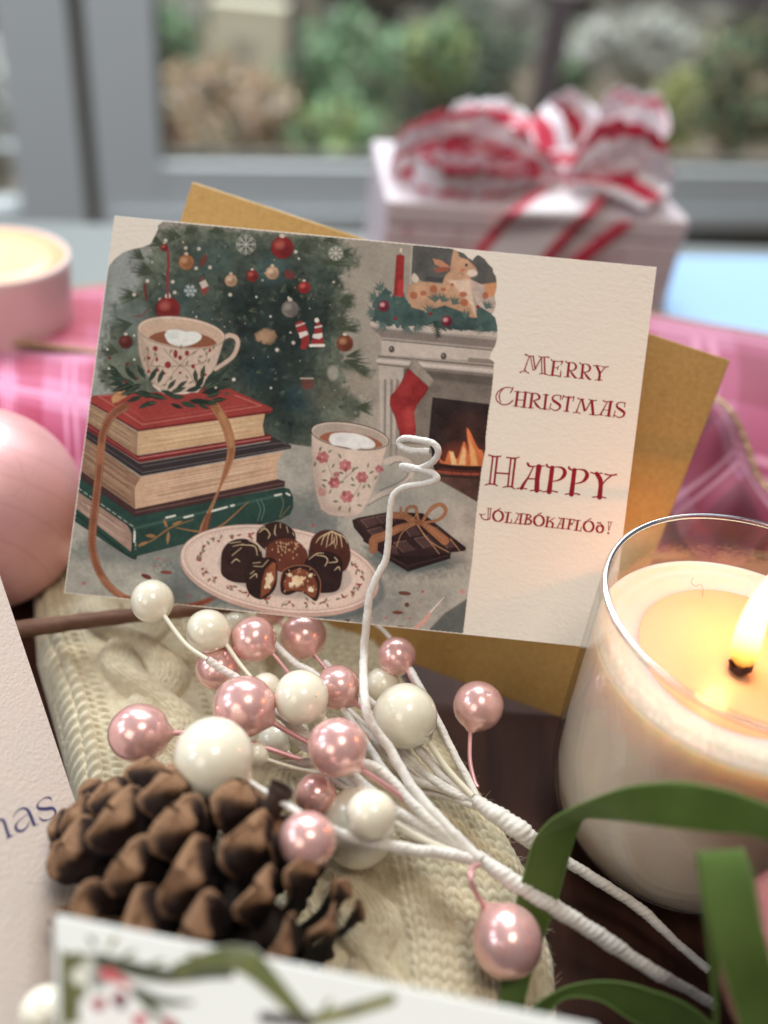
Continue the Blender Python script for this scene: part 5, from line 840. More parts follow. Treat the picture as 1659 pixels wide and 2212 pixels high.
# ================================================================ front card with wreath (near the lens)
f0 = [P(115, 1975, .183), P(1204, 2200, .178), P(122, 2400, .170)]
fn = np.cross(f0[1] - f0[0], f0[2] - f0[0]); fn /= np.linalg.norm(fn); fn = -fn if fn @ (CAM - f0[0]) < 0 else fn
fq_ = [onplane(np.array(float(x)), np.array(float(y)), f0[0], fn) for x, y in ((128, 2560), (1285, 2800), (1290, 2218), (115, 1975))]
fcard = empty('wreath_card', hz(fq_[0])); tag(fcard, 'white card with olive green leaves and red berries, blurred at the bottom left', 'greeting card')
slab('front_page', fq_, .0009, fn, m_fcard, fcard, .0003)
slab('back_page', [p - fn * .0022 for p in fq_], .0009, fn, m_fcard, fcard, .0003)
def paint_front():
    A = Paint(130, 1995, 1230, 2230, .7, (232, 234, 226)); O1, O2, O3 = (88, 90, 46), (58, 62, 42), (112, 112, 60)
    z = zt(0, 1865.3, .5486 * 1500 / 1659 / 1.0)
    z = zt(0, 3400 * .54861, 1500 / 1659 * .54861)
    A.line(z([(250, 415), (250, 560), (240, 720)]), 46, O1, mot=.3); A.poly(z([(245, 400), (330, 385), (420, 400), (430, 440), (360, 470), (380, 560), (350, 700), (235, 700)]), O1, soft=3, mot=.4)
    A.line(z([(430, 420), (620, 470), (760, 490), (900, 470), (1000, 480)]), [30, 34, 30, 34, 20], O2, mot=.4); A.line(z([(760, 450), (960, 410), (1080, 430), (1180, 520), (1270, 620), (1330, 690)]), [14, 44, 56, 44, 34, 34], (92, 98, 50), mot=.4)
    A.line(z([(590, 560), (700, 600), (840, 605)]), [26, 20, 6], O2); A.line(z([(620, 590), (700, 680), (760, 720)]), [18, 20, 24], (80, 84, 62)); A.line(z([(1330, 690), (1500, 650), (1700, 590)]), [26, 28, 26], O3, mot=.4); A.line(z([(1150, 670), (1340, 690)]), 26, (70, 64, 62)); A.line(z([(1000, 400), (1100, 380)]), 12, (120, 124, 100), .7)
    for (x, y, l, an) in [(420, 360, 60, 130), (470, 380, 80, 60), (520, 420, 90, 30), (640, 450, 90, 20), (900, 420, 100, 160), (840, 480, 90, 200), (1200, 560, 90, 300), (1400, 660, 90, 60), (1500, 640, 90, 20)]:
        X, Y = z([(x, y)])[0]; A.leaf(X, Y, an, l * .5, 12, random.choice([O1, O2, O3]))
    A.ell(*z([(350, 490)])[0], 20, 20, (216, 214, 200), soft=3); A.ell(*z([(385, 435)])[0], 14, 12, (196, 196, 184), soft=3); A.ell(*z([(430, 500)])[0], 22, 26, (96, 102, 96), .8, soft=4)
    A.line(z([(450, 480), (500, 495), (560, 530)]), [22, 22, 12], (186, 66, 74)); A.poly(z([(350, 590), (420, 560), (520, 530), (570, 560), (620, 640), (700, 690), (740, 760), (360, 760), (345, 660)]), (232, 230, 226), soft=3)
    for (x, y, r, c) in [(430, 612, 15, (150, 30, 48)), (520, 590, 17, (140, 44, 56)), (530, 610, 13, (92, 86, 92)), (610, 685, 16, (186, 76, 88)), (735, 700, 14, (170, 60, 74)), (480, 480, 12, (200, 90, 96))]: A.ell(*z([(x, y)])[0], r, r, c, soft=2.5)
    return A
FA = paint_front(); m_fp = mat('printed_card', (.5, .5, .5), .6); vcol(m_fp); cov = np.clip(FA.al, 0, 1)[..., None]
pr = print_mesh('illustration', FA, f0[0], fn, .00008, m_fp, fcard, 1.0, .03); tag(pr, 'olive leaf wreath with white flower and red berries')

# ================================================================ pine cone
def pine_cone():
    m = mat('cone_scale', (.1, .05, .03), .7); bsdf(m).inputs['Specular IOR Level'].default_value = .3; vcol(m); n_ = noise(m, 5, 6, .7, (1, 5, 1)); bump(m, n_.outputs[0], .03, .5)
    c = T(440, 1935, .034); fw = -RC @ np.array([0, 0, 1.0]); rt = RC @ np.array([1.0, 0, 0]); dn = RC @ np.array([0, -1.0, 0])
    ax = rt * -.80 + np.array([0, .42, .10]); ax /= np.linalg.norm(ax)
    a1 = np.cross(ax, [0, 0, 1.]); a1 /= np.linalg.norm(a1); a2 = np.cross(ax, a1)
    root = empty('pine_cone', hz(c - [0, 0, .03])); tag(root, 'open brown pine cone on the stocking in front of the cream berry', 'pine cone')
    Lc = .070
    C = [c + ax * (t - .42) * Lc for t in np.linspace(0, 1, 14)]
    tube('core', C, .0075 * np.sin(np.linspace(.5, 2.9, 14)) + .0015, mat('dark_core', (.018, .010, .008), .9), root, 14)
    ns, nt_ = 26, 26
    def scale_mesh(seed):
        r = np.random.default_rng(seed); s = np.linspace(0, 1, ns); q = np.linspace(0, 2 * math.pi, nt_, endpoint=False)
        w = np.interp(s, [0, .3, .6, .80, .9, .97, 1], [.10, .15, .27, .39, .34, .17, .015]) * (1 + .08 * r.normal())
        th = np.interp(s, [0, .4, .62, .78, .90, .97, 1], [.03, .03, .035, .055, .055, .035, .010])
        cx = np.interp(s, [0, .5, .8, 1], [0, .0, .07, .24 + .05 * r.normal()])
        S, Q_ = np.meshgrid(s, q, indexing='ij'); ww, tt, cc = w[:, None], th[:, None], cx[:, None]
        X = S * 1.0; Y = ww * np.cos(Q_); Zz = cc + tt * np.sin(Q_) * (1 + .25 * np.cos(Q_ * 2)) + .52 * (Y / .5) ** 2 * np.clip(S - .35, 0, 1)
        Zz = Zz - .10 * np.exp(-(((S - .90) / .07) ** 2 + (Y / .12) ** 2)) * (np.sin(Q_) < 0)     # the small point on the outer face
        Zz = Zz + (vnoise(ns, nt_, 4, 3, seed + 9) - .5) * .12 * (S > .45) + .012 * np.sin(Y * 75) * (S > .5) - .07 * np.exp(-(Y / .06) ** 2) * np.clip((S - .5) / .2, 0, 1) * (np.sin(Q_) < 0); Y = Y + (vnoise(ns, nt_, 3, 2, seed + 3) - .5) * .09 * (S > .5)
        V = np.stack([X, Y, Zz], -1).reshape(-1, 3)
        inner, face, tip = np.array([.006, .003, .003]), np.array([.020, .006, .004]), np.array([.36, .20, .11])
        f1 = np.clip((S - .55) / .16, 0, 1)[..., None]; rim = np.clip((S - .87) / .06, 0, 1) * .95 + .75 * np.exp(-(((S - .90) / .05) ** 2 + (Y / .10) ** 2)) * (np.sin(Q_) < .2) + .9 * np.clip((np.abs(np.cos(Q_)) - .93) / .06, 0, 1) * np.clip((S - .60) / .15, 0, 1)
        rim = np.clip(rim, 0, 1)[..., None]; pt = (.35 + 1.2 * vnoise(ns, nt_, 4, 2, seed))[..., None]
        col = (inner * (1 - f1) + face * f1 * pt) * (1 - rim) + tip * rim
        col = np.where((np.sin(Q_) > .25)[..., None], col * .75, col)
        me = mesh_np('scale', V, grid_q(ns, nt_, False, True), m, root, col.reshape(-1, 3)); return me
    protos = [scale_mesh(40 + i) for i in range(5)]
    N = 70; used = 0
    for i in range(N):
        t = (i + .5) / N; th = i * 2.39996; rad = np.array([math.cos(th), math.sin(th)]); out = a1 * rad[0] + a2 * rad[1]
        ang = math.radians(np.interp(t, [0, .15, .4, .7, .9, 1], [116, 104, 89, 72, 48, 12]) + random.uniform(-6, 6))     # angle from the axis
        ln_ = np.interp(t, [0, .15, .4, .7, 1], [.0150, .0215, .0265, .0250, .015]) * random.uniform(.93, 1.07)
        X = ax * math.cos(ang) + out * math.sin(ang); Yv = np.cross(ax, out); Zv = np.cross(X, Yv); 
        if Zv @ ax < 0: Zv, Yv = -Zv, -Yv
        base = c + ax * (t * .9 - .46) * Lc + out * .004
        o = protos[i % 5] if i < 5 else protos[i % 5].copy()
        if i >= 5: scene.collection.objects.link(o); o.parent = root; o.matrix_parent_inverse = root.matrix_world.inverted()
        wsc = np.interp(t, [0, .3, 1], [.95, 1.0, .8]); tr = Matrix.Rotation(random.uniform(-.15, .15), 4, 'X')
        M = Matrix([[X[0] * ln_, Yv[0] * ln_ * wsc, Zv[0] * ln_ * .95, base[0]], [X[1] * ln_, Yv[1] * ln_ * wsc, Zv[1] * ln_ * .95, base[1]], [X[2] * ln_, Yv[2] * ln_ * wsc, Zv[2] * ln_ * .95, base[2]], [0, 0, 0, 1]])
        o.matrix_basis = M @ tr if i >= 0 else M
    # dry stalk ends at the top right
    for pts, r in (([(560, 1790, .05), (590, 1740, .056), (612, 1700, .060)], [.0022, .0026, .0034]), ([(540, 1800, .05), (600, 1790, .05), (650, 1752, .052)], [.0016, .0010, .0004]), ([(600, 1770, .052), (640, 1765, .054), (655, 1738, .056)], [.0012, .0008, .0003])):
        tube('twig', cr([T(*p) for p in pts], 14), np.interp(np.linspace(0, 1, 14), [0, .5, 1], r), mat('dry_twig', (.045, .022, .015), .85) if 'dry_twig' not in bpy.data.materials else bpy.data.materials['dry_twig'], root, 8, (.003, .3))
pine_cone()

# ================================================================ berry sprays
SV, SQ = sphere_np(44, 30)
def tubes(name, parent, paths, mat_, tw=None):
    for pts, r in paths:
        C = cr([T(*p) for p in pts], 30 + 30 * len(pts)); tube(name, C, np.interp(np.linspace(0, 1, len(C)), np.linspace(0, 1, np.size(r)), np.atleast_1d(r)), mat_, parent, 18, tw)
def berry(parent, x, y, z, rpx, kind, way=None, wr=.0006, lab=None):
    d = DZ(x, y, z); c = P(x, y, d); r = rpx * d / F
    if way:
        q = T(*way[0]); dr = q - c; dr /= np.linalg.norm(dr)
    else: dr = np.array([.4, -.5, -.76])
    V = SV.copy(); 
    # teardrop nub where the wire enters
    k = V @ dr; V = V + dr * (np.clip((k - .93) / .07, 0, 1) ** 2 * .16)[:, None]
    V = V * (1 + .012 * np.sin(V[:, :1] * 3 + x) + .01 * np.cos(V[:, 1:2] * 4 + y))
    o = mesh_np('berry', V * r + c, SQ, m_pink if kind == 'p' else m_cream, parent)
    o['label'] = lab or ('pearly pink berry' if kind == 'p' else 'glossy cream berry')
    if way:
        pts = [c + dr * r * 1.05] + [T(*w) for w in way[1:]] if len(way) > 1 else [c + dr * r * 1.05, T(*way[0])]
        if len(way) > 1: pts = [c + dr * r * 1.02, T(*way[0])] + [T(*w) for w in way[1:]]
        C = cr(pts, 8 * len(pts)); tube('wire', C, wr, m_wirep if kind == 'p' else m_wirew, o, 8)
    return o
pa = empty('berry_spray', hz(T(1040, 1858, 0))); tag(pa, 'spray of cream and pink berries with a curly white wire, in front', 'berry spray', 'berry sprays')
pb = empty('berry_spray', hz(T(1035, 1738, 0))); tag(pb, 'shorter berry spray lying behind, its thick white stem next to the candle', 'berry spray', 'berry sprays')
J = (1044, 1860, .034); J2 = (1036, 1740, .030)
TW = (.0075, .13)
# stems
tubes('stem', pa, [([(1030, 1848, .035), (1085, 1888, .034), (1130, 1918, .032), (1203, 1964, .029), (1262, 2000, .026), (1317, 2036, .023), (1372, 2073, .02), (1425, 2106, .017), (1480, 2134, .014), (1545, 2172, .010)], [0.0017, 0.0022, 0.0024, 0.0023, 0.0021, 0.0023, 0.0018, 0.0019, 0.0014, 0.0015])], m_wrap, TW)
tubes('stem', pb, [([(1026, 1730, .031), (1075, 1762, .031), (1120, 1792, .030), (1160, 1822, .026), (1226, 1862, .022), (1300, 1908, .018), (1350, 1940, .015), (1397, 1975, .012), (1460, 2035, .008), (1530, 2095, .005)], [0.0019, 0.0027, 0.0030, 0.0025, 0.0016, 0.0016, 0.0015, 0.0016, 0.0012, 0.0013])], m_wrap, TW)
# wrapped branches of the front spray
tubes('branch', pa, [([(537, 1688, .054), (603, 1729, .058), (663, 1765, .058), (735, 1802, .049), (790, 1815, .045), (841, 1827, .043), (905, 1838, .041), (940, 1840, .039), (992, 1850, .037), J], [0.0007, 0.0008, 0.0009, 0.0015, 0.0017, 0.0016, 0.0016, 0.0015, 0.0016, 0.0015])], m_wrap, TW)
tubes('branch', pa, [([(507, 1463, .046), (560, 1500, .044), (680, 1600, .040), (790, 1700, .038), (900, 1780, .036), J], 0.0010), ([(448, 1425, .050), (490, 1452, .047), (530, 1478, .045), (620, 1560, .042), (730, 1670, .038), (870, 1780, .036), J], 0.0012),
                     ([(593, 1392, .040), (636, 1432, .040), (690, 1466, .040), (760, 1560, .040), (850, 1690, .038), (950, 1790, .036), J], 0.0012), ([(603, 1654, .036), (675, 1648, .038), (740, 1650, .040), (800, 1652, .043), (841, 1680, .043), (900, 1745, .041), (970, 1805, .038), J], 0.0014),
                     ([(755, 1664, .040), (790, 1700, .040), (850, 1745, .039), (940, 1800, .037), J], 0.0015), ([(720, 1690, .035), (800, 1730, .036), (880, 1785, .036), (960, 1830, .035), J], 0.0014), ([(800, 1650, .042), (860, 1700, .041), (930, 1780, .039), J], 0.0012),
                     ([(860, 1790, .036), (920, 1818, .036), (970, 1838, .036), J], 0.0012), ([(649, 1612, .040), (700, 1640, .040), (770, 1700, .038), (900, 1800, .036), J], 0.0009), ([(692, 1671, .040), (760, 1710, .038), (860, 1770, .036), (960, 1825, .035), J], 0.0009)], m_wrap, TW)
# curly tendril, coil towards the lens in front of the card
def dep(x, y, d): return P(x, y, d)
tp = [T(1036, 1856, .036), T(953, 1773, .040), T(889, 1698, .043), T(842, 1618, .047), T(802, 1563, .052), T(788, 1507, .056), P(786, 1416, .2895), P(793, 1335, .2885), P(798, 1290, .2880), P(812, 1250, .2875), P(834, 1205, .2870), P(840, 1145, .2865), P(843, 1098, .286), P(850, 1070, .286), P(871, 1053, .285), P(905, 1047, .283), P(937, 1039, .280), P(944, 1031, .2795), P(930, 1020, .281), P(900, 1012, .284), P(875, 1007, .287), P(868, 1008, .288), P(880, 1013, .287), P(905, 1012, .284), P(932, 1000, .280), P(947, 978, .277), P(937, 959, .277), P(905, 950, .279), P(875, 947, .282), P(862, 955, .284), P(870, 967, .283), P(895, 974, .281), P(929, 975, .279)]
Ct = cr(np.array(tp), 420); st = np.linspace(0, 1, 420)
tube('tendril', Ct, np.interp(st, [0, .2, .33, .36, .6, 1], [.0015, .0013, .00105, .0010, .0010, .0010]), m_wrap, pa, 18, (.0080, .14))
# berries of the front spray
B = lambda *a, **k: berry(pa, *a, **k)
B(329, 1299, .054, 46.6, 'c', way=[(350, 1323, .054), (400, 1390, .051), (448, 1425, .050)], wr=.0007)
B(450, 1363.5, .048, 48, 'c', way=[(489, 1392, .047), (515, 1430, .045), (542, 1464, .044)], wr=.0007)
B(547, 1381, .045, 49.5, 'p', way=[(583, 1404, .044), (605, 1430, .042), (630, 1462, .040)])
B(527, 1526, .050, 66.8, 'p', way=[(590, 1562, .048), (640, 1590, .045), (680, 1612, .043)], wr=.0008)
B(651, 1506, .052, 58.5, 'c', way=[(696, 1545, .048), (720, 1580, .045)], wr=.0008)
B(728, 1614, .052, 64, 'p', way=[(784, 1664, .048), (841, 1702, .044), (889, 1741, .040)], wr=.0008)
B(300.5, 1584, .042, 65.5, 'p', way=[(372, 1584, .042), (420, 1584, .043), (520, 1600, .045), (650, 1640, .042)], wr=.0008)
B(461, 1638, .057, 87, 'c', way=[(537, 1688, .053), (545, 1693, .053)], wr=.0010)
B(664, 1815, .055, 62, 'p', way=[(726, 1806, .049), (745, 1808, .047)], wr=.0007)
B(802, 1759, .051, 54, 'c', way=[(857, 1781, .045), (905, 1809, .041), (972, 1838, .038)], wr=.0008)
B(775, 1788, .033, 84, 'c', way=[(850, 1810, .032), (950, 1845, .033)], wr=.0010)
B(682, 1717, .037, 46, 'p', way=[(720, 1735, .036), (800, 1770, .036)])
B(1096, 2033, .029, 77, 'p', way=[(1050, 1962, .032), (1030, 1932, .038), (1017, 1900, .042), (1020, 1876, .041), (1034, 1868, .038)], wr=.0008)
B(553, 1630, .042, 28, 'c', way=[(580, 1642, .042), (640, 1660, .040), (700, 1672, .039)])
B(596, 1600, .028, 40, 'c', way=[(640, 1640, .03), (700, 1680, .033)]); B(630, 1588, .028, 40, 'c', way=[(670, 1620, .03), (720, 1670, .033)])
B(573, 1490, .038, 37, 'c', way=[(600, 1520, .038), (660, 1580, .038)]); B(471, 1443, .037, 49, 'p', way=[(515, 1470, .037), (560, 1520, .038)]); B(774, 1606, .036, 28, 'p', way=[(790, 1640, .036), (840, 1700, .036)])
# rear spray
Bb = lambda *a, **k: berry(pb, *a, **k)
Bb(1033.6, 1525.8, .037, 54.5, 'p', way=[(1016, 1582, .034), (1015, 1640, .032), (1024, 1685, .031), (1032, 1702, .031)], wr=.0007)
Bb(857.5, 1418, .040, 41.8, 'p', way=[(880, 1448, .040), (893, 1475, .039), (930, 1540, .037)])
Bb(875, 1546, .044, 70, 'c', way=[(925, 1600, .038), (965, 1660, .034), (1020, 1720, .032)], wr=.0010)
Bb(826, 1480, .032, 38, 'c', way=[(850, 1520, .03), (900, 1600, .03)]); Bb(729, 1485, .043, 49, 'p', way=[(769, 1520, .041), (800, 1545, .040), (850, 1590, .036)])
Bb(655, 1375, .036, 50.5, 'p', way=[(677, 1412, .036), (700, 1440, .036), (740, 1480, .036)]); Bb(585, 1318, .030, 34, 'p', way=[(610, 1350, .03), (680, 1420, .032)]); Bb(508, 1352, .026, 32, 'c', way=[(560, 1380, .028), (620, 1420, .03)])
tubes('branch', pb, [([(886, 1446, .040), (905, 1480, .040), (945, 1555, .037), (984, 1634, .034), (1015, 1690, .032), J2], 0.0011), ([(895, 1610, .034), (950, 1670, .032), J2], 0.0012), ([(857, 1625, .030), (930, 1680, .031), J2], 0.0012), ([(770, 1560, .032), (873, 1670, .030), (960, 1705, .030), (1025, 1728, .031), J2], 0.0012),
                     ([(880, 1716, .024), (915, 1710, .026), (965, 1720, .028), (1016, 1738, .030), J2], 0.0011), ([(740, 1480, .034), (850, 1595, .032), (940, 1690, .031), J2], 0.0011), ([(620, 1420, .030), (760, 1540, .030), (900, 1670, .030), J2], 0.0010), ([(700, 1430, .036), (830, 1540, .033), (950, 1660, .032), J2], 0.0010), ([(790, 1330, .036), (840, 1375, .036), (880, 1440, .037), (930, 1540, .035), J2], 0.0007)], m_wrap, TW)
lb = empty('berry_spray', hz(T(100, 2185, 0))); tag(lb, 'single cream berry peeping out behind the wreath card, bottom left corner', 'berry spray', 'berry sprays')
berry(lb, 100, 2188, .036, 58, 'c', way=[(160, 2230, .03), (300, 2330, .02)], wr=.0008)

# ================================================================ big candle
def candle():
    R = .044; zr = .0966
    d = DZ(1648, 1323, zr); c = P(1648, 1323, d); R = .1737 * d; cx, cy = c[0], c[1]; loc = (cx, cy, 0)
    root = empty('jar_candle', loc); tag(root, 'lit white wax candle in a clear glass jar, at the right of the card', 'candle')
    th = .0016; ro = lambda z: R * np.interp(z, [0, .003, .010, .022, .040, zr], [.74, .80, .905, .965, .985, 1.0])
    zs = np.r_[np.linspace(0, .03, 14), np.linspace(.034, zr - .0008, 26)]
    prof = [(0, 0)] + [(ro(z), z) for z in zs]
    inn = [(ro(z) - th, z) for z in zs[::-1] if z > .008] + [(0, .008)]
    lip = [(ro(zr) - th * .5 + th * .62 * math.cos(a), zr - .0006 + th * .62 * math.sin(a)) for a in np.linspace(0, math.pi, 9)]
    m_g = m_glass.copy(); m_g.name = 'clear_jar_glass'
    for n_ in m_g.node_tree.nodes:
        pass
        if n_.type == 'BSDF_TRANSPARENT': n_.inputs[0].default_value = (.985, .975, .97, 1)
    lathe('glass_wall', prof[1:], loc, m_g, root, 160); lathe('glass_wall_inside', inn[:-1], loc, m_g, root, 160)
    m_r = mat('thick_glass_rim', (1, 1, 1), .03); bsdf(m_r).inputs['Transmission Weight'].default_value = 1; bsdf(m_r).inputs['IOR'].default_value = 1.48
    lp_ = [(R - th * .5 + .0009 * math.cos(a), zr + .0009 * math.sin(a)) for a in np.linspace(0, 2 * math.pi, 14, endpoint=False)]
    lathe('rim', lp_, loc, m_r, root, 200, closed=True)
    # base glass
    mb = mat('glass_base', (.9, .9, .9), .05); bsdf(mb).inputs['Transmission Weight'].default_value = .9
    lathe('glass_base', [(0, .0005), (ro(0) - .0006, .0005), (ro(.004) - .0008, .0045), (0, .0050)], loc, mb, root, 120)
    m_w = mat('cream_wax', (.70, .61, .50), .42); b = bsdf(m_w); b.inputs['Subsurface Weight'].default_value = .9; b.inputs['Subsurface Radius'].default_value = (1.0, .46, .20); b.inputs['Subsurface Scale'].default_value = .035
    zw = .0795; rw = lambda z: ro(z) - th - .0003
    wz = np.linspace(.0062, zw, 40)
    zt_ = zw; rr = np.linspace(1, 0, 40)
    topz = zt_ - .0010 * np.clip((.84 - rr) / .16, 0, 1) ** 1.2 + .0002 * np.sin(rr * 60) * (rr > .8)
    pr = [(0, .0062)] + [(rw(z), z) for z in wz] + [(rw(zw) * r_, z_) for r_, z_ in zip(rr[1:], topz[1:])]
    n_ = noise(m_w, 500, 3, .6); bump(m_w, n_.outputs[0], .0005, .35); b.inputs['Specular IOR Level'].default_value = .25
    lathe('wax', pr, loc, m_w, root, 160)
    # melted pool, clear amber
    m_p = mat('melted_wax', (.70, .38, .19), .28); b = bsdf(m_p); b.inputs['Subsurface Weight'].default_value = .5; b.inputs['Subsurface Radius'].default_value = (1.0, .5, .2); b.inputs['Subsurface Scale'].default_value = .006; b.inputs['Specular IOR Level'].default_value = .25; b.inputs['Coat Weight'].default_value = .12; b.inputs['Coat Roughness'].default_value = .04
    k = 120; a = np.linspace(0, 2 * math.pi, k, endpoint=False); rad = rw(zw) * (.74 + 0 * a); rings = np.linspace(0, 1, 16)
    V = np.stack([cx + rings[:, None] * rad * np.cos(a), cy + rings[:, None] * rad * np.sin(a), zw - .00088 + 0 * rings[:, None] + 0 * a], -1).reshape(-1, 3)
    mesh_np('melted_pool', V, grid_q(16, k, False, True), m_p, root)
    # wax splatter left on the glass above the wax
    m_s = bpy.data.materials.new('wax_splatter'); m_s.use_nodes = True; nt = m_s.node_tree; nb = nt.nodes['Principled BSDF']; nb.inputs['Base Color'].default_value = (.70, .50, .38, 1); nb.inputs['Specular IOR Level'].default_value = .1; nb.inputs['Roughness'].default_value = .5
    tc = nt.nodes.new('ShaderNodeTexCoord'); n1 = nt.nodes.new('ShaderNodeTexNoise'); n1.inputs['Scale'].default_value = 900; n1.inputs['Detail'].default_value = 5; n1.inputs['Roughness'].default_value = .7
    n2 = nt.nodes.new('ShaderNodeTexNoise'); n2.inputs['Scale'].default_value = 70; n2.inputs['Detail'].default_value = 3
    sx = nt.nodes.new('ShaderNodeSeparateXYZ'); mr = nt.nodes.new('ShaderNodeMapRange'); mr.inputs[1].default_value = zw + .009; mr.inputs[2].default_value = zw - .001; mr.inputs[3].default_value = -.42; mr.inputs[4].default_value = .16
    ad = nt.nodes.new('ShaderNodeMath'); ad.operation = 'ADD'; ad2 = nt.nodes.new('ShaderNodeMath'); ad2.operation = 'ADD'; rp = nt.nodes.new('ShaderNodeValToRGB'); rp.color_ramp.elements[0].position = .60; rp.color_ramp.elements[1].position = .98; rp.color_ramp.elements[1].color = (.36, .36, .36, 1)
    for x_, y_ in ((tc.outputs['Object'], n1.inputs['Vector']), (tc.outputs['Object'], n2.inputs['Vector']), (tc.outputs['Object'], sx.inputs[0]), (sx.outputs[2], mr.inputs[0]), (n1.outputs[0], ad.inputs[0]), (n2.outputs[0], ad.inputs[1]), (ad.outputs[0], ad2.inputs[0]), (mr.outputs[0], ad2.inputs[1]), (ad2.outputs[0], rp.inputs[0]), (rp.outputs[0], nb.inputs['Alpha'])): nt.links.new(x_, y_)
    lathe('wax_splatter', [(rw(z) + .0001, z) for z in np.linspace(zw - .0002, zw + .0135, 12)], loc, m_s, root, 160)
    # wick and flame
    w0 = T(1592, 1450, zw - .0012); wk = cr([w0, w0 + [.0002, 0, .0018], w0 + [-.0004, -.0004, .0034]], 12)
    tube('wick', wk, np.interp(np.linspace(0, 1, 12), [0, .3, .7, 1], [.0009, .0020, .0030, .0022]), mat('charred_wick', (.07, .022, .014), .95), root, 12, (.002, .5))
    Fp = cr([T(1598, 1440, zw + .0002), T(1606, 1418, zw + .003), T(1614, 1385, zw + .0065), T(1630, 1335, zw + .0125), T(1652, 1285, zw + .019), T(1676, 1245, zw + .025), T(1692, 1215, zw + .029)], 40)
    fr = np.interp(np.linspace(0, 1, 40), [0, .08, .22, .4, .65, .85, 1], [.0010, .0030, .0042, .0040, .0030, .0016, .0002])
    m_f = bpy.data.materials.new('candle_flame'); m_f.use_nodes = True; nt = m_f.node_tree; nt.nodes.clear(); out = nt.nodes.new('ShaderNodeOutputMaterial'); em = nt.nodes.new('ShaderNodeEmission')
    vc = nt.nodes.new('ShaderNodeVertexColor'); vc.layer_name = 'Col'; nt.links.new(vc.outputs[0], em.inputs[0]); em.inputs[1].default_value = 1.0; lw = nt.nodes.new('ShaderNodeLayerWeight'); lw.inputs[0].default_value = .35; tr = nt.nodes.new('ShaderNodeBsdfTransparent'); mx = nt.nodes.new('ShaderNodeMixShader'); nt.links.new(lw.outputs['Facing'], mx.inputs[0]); nt.links.new(em.outputs[0], mx.inputs[1]); nt.links.new(tr.outputs[0], mx.inputs[2]); nt.links.new(mx.outputs[0], out.inputs[0])
    V, Q, _ = tube_np(Fp, fr, 20); V = V[:-2]; tcol = np.interp(np.repeat(np.linspace(0, 1, 40), 20), [0, .08, .2, .42, .8, 1], [0, 1, 2, 3, 3, 1.6])
    pal = np.array([(.8, .22, .03), (1.5, .55, .08), (2.4, 1.2, .25), (3.2, 2.3, 1.0)]); i0 = np.clip(tcol.astype(int), 0, 2); ff = (tcol - i0)[:, None]; colf = pal[i0] * (1 - ff) + pal[i0 + 1] * ff
    mesh_np('flame', V, Q, m_f, root, colf)
    l = bpy.data.lights.new('flame_light', 'POINT'); l.energy = .115; l.color = (1, .29, .07); l.shadow_soft_size = .0035; lo = bpy.data.objects.new('flame_light', l); lo.location = hz(T(1658, 1262, zw + .022)); link(lo)
    # a hair on the wax
    tube('fibre', cr([T(1498, 1248, zw + .0004), T(1493, 1258, zw + .0006), T(1503, 1266, zw + .0008), T(1514, 1262, zw + .0008), T(1519, 1275, zw + .0005), T(1517, 1290, zw + .0004)], 40), .00006, mat('dark_hair', (.1, .07, .05), .7), root, 6)
    return cx, cy, R
ccx, ccy, cR = candle()

# ================================================================ green satin ribbon
m_sat = mat('green_satin', (.080, .140, .022), .36); ncol(m_sat, 60, [(.3, (.048, .080, .014)), (.7, (.082, .128, .024))], 3, .5, (1, 1, 1)); b = bsdf(m_sat); b.inputs['Sheen Weight'].default_value = .3; b.inputs['Sheen Tint'].default_value = (.5, .9, .3, 1); b.inputs['Anisotropic'].default_value = .6; b.inputs['Specular IOR Level'].default_value = .8; b.inputs['Specular Tint'].default_value = (.6, .9, .4, 1)
_n = noise(m_sat, 1500, 2, .5); _w = nn(m_sat, 'ShaderNodeTexWave'); _w.inputs['Scale'].default_value = 900; _w.inputs['Distortion'].default_value = 1; _tc = nn(m_sat, 'ShaderNodeTexCoord'); L(m_sat, _tc.outputs['Object'], _w.inputs['Vector']); bump(m_sat, _w.outputs[1] if len(_w.outputs) > 1 else _w.outputs[0], .00010, .9)
m_sed = mat('green_ribbon_edge', (.12, .20, .045), .6)
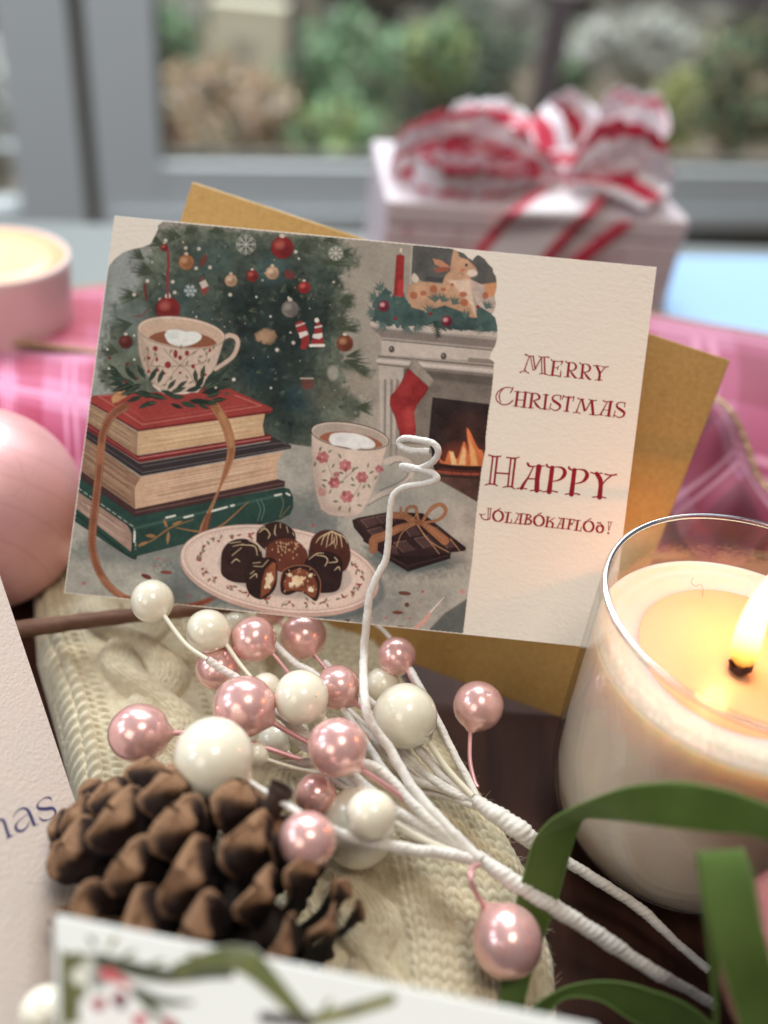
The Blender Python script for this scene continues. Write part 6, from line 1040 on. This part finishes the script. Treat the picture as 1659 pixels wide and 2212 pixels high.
def satin_ribbon():
    root = empty('satin_ribbon', hz(T(1300, 2170, 0))); tag(root, 'green satin ribbon curling in loops in front of the glass candle', 'ribbon')
    k = .93
    A1 = [((1680, 2350), (1560, 2420), .232), ((1511, 2189), (1440, 2260), .232), ((1397, 2137), (1350, 2195), .232), ((1312, 2120), (1292, 2160), .233), ((1226, 2132), (1222, 2156), .234), ((1158, 2171), (1180, 2196), .234), ((1095, 2240), (1145, 2250), .236), ((1081, 2154), (1132, 2166), .241), ((1099, 2050), (1169, 2040), .247), ((1118, 1943), (1203, 1943), .250), ((1135, 1881), (1229, 1850), .249), ((1151, 1822), (1250, 1785), .2465),
          ((1168, 1795), (1262, 1768), .2440), ((1208, 1760), (1278, 1766), .2385), ((1301, 1719), (1338, 1771), .226), ((1375, 1697), (1400, 1779), .219), ((1468, 1690), (1460, 1787), .214), ((1543, 1701), (1550, 1797), .210), ((1617, 1722), (1622, 1804), .207), ((1720, 1775), (1710, 1840), .206), ((1840, 1900), (1800, 1950), .206)]
    A2 = [((1545, 2330), (1551, 2330), .226), ((1543, 2190), (1551, 2195), .220), ((1530, 2050), (1555, 2050), .214), ((1516, 1940), (1570, 1935), .209), ((1507, 1862), (1590, 1856), .2055), ((1505, 1843), (1598, 1836), .2025), ((1512, 1850), (1606, 1842), .2005), ((1520, 1930), (1628, 1905), .198), ((1548, 2045), (1648, 2012), .1965), ((1585, 2165), (1680, 2130), .197), ((1632, 2300), (1725, 2260), .198)]
    for sec in (A1, A2):
        c = cr(np.array([np.r_[P(*a, d), P(*b_, d - .003 * 0)] for a, b_, d in sec]), 40 * len(sec) // 2 + 60); n = len(c)
        t = np.linspace(0, 1, 14); V = c[:, None, :3] * (1 - t)[None, :, None] + c[:, None, 3:] * t[None, :, None]
        o = mesh_np('band', V.reshape(-1, 3), grid_q(n, 14), m_sat, root); so = o.modifiers.new('thick', 'SOLIDIFY'); so.thickness = .00022
        for e in (c[:, :3], c[:, 3:]):
            sl = np.r_[0, np.cumsum(np.linalg.norm(np.diff(e, axis=0), axis=1))]; m_ = int(sl[-1] / .00032); ss = np.linspace(0, sl[-1], m_); q = np.stack([np.interp(ss, sl, e[:, i]) for i in range(3)], 1)
            tube('woven_edge', q, .00022 + .00014 * (np.arange(m_) % 3 == 0), m_sed, root, 6)
satin_ribbon()
# ================================================================ glitter ball
def glitter():
    z = .055; d = DZ(1795, 2105, z); c = P(1795, 2105, d); r = 232 * d / F
    m = mat('pink_glitter', (.42, .16, .16), .45, Metallic=.5); v = nn(m, 'ShaderNodeTexVoronoi'); v.inputs['Scale'].default_value = 1500; tc = nn(m, 'ShaderNodeTexCoord'); L(m, tc.outputs['Object'], v.inputs['Vector'])
    nm = nn(m, 'ShaderNodeNormalMap') if False else None
    bump(m, v.outputs['Distance'], .0006, 1.0); r_ = ramp(m, v.outputs['Distance'], [(.0, (.85, .55, .52)), (.4, (.40, .14, .14))]); L(m, r_.outputs[0], bsdf(m).inputs['Base Color'])
    root = empty('glitter_bauble', hz(c - [0, 0, r])); tag(root, 'rosy glitter bauble at the right edge behind the green ribbon', 'bauble')
    V, Q = sphere_np(80, 56); mesh_np('ball', V * r + c, Q, m, root); ax = np.array([.7, .2, .68]); ax /= np.linalg.norm(ax); p = c + ax * r * .98; tube('cap', [p, p + ax * .007], .005, m_gold, root, 18)
glitter()
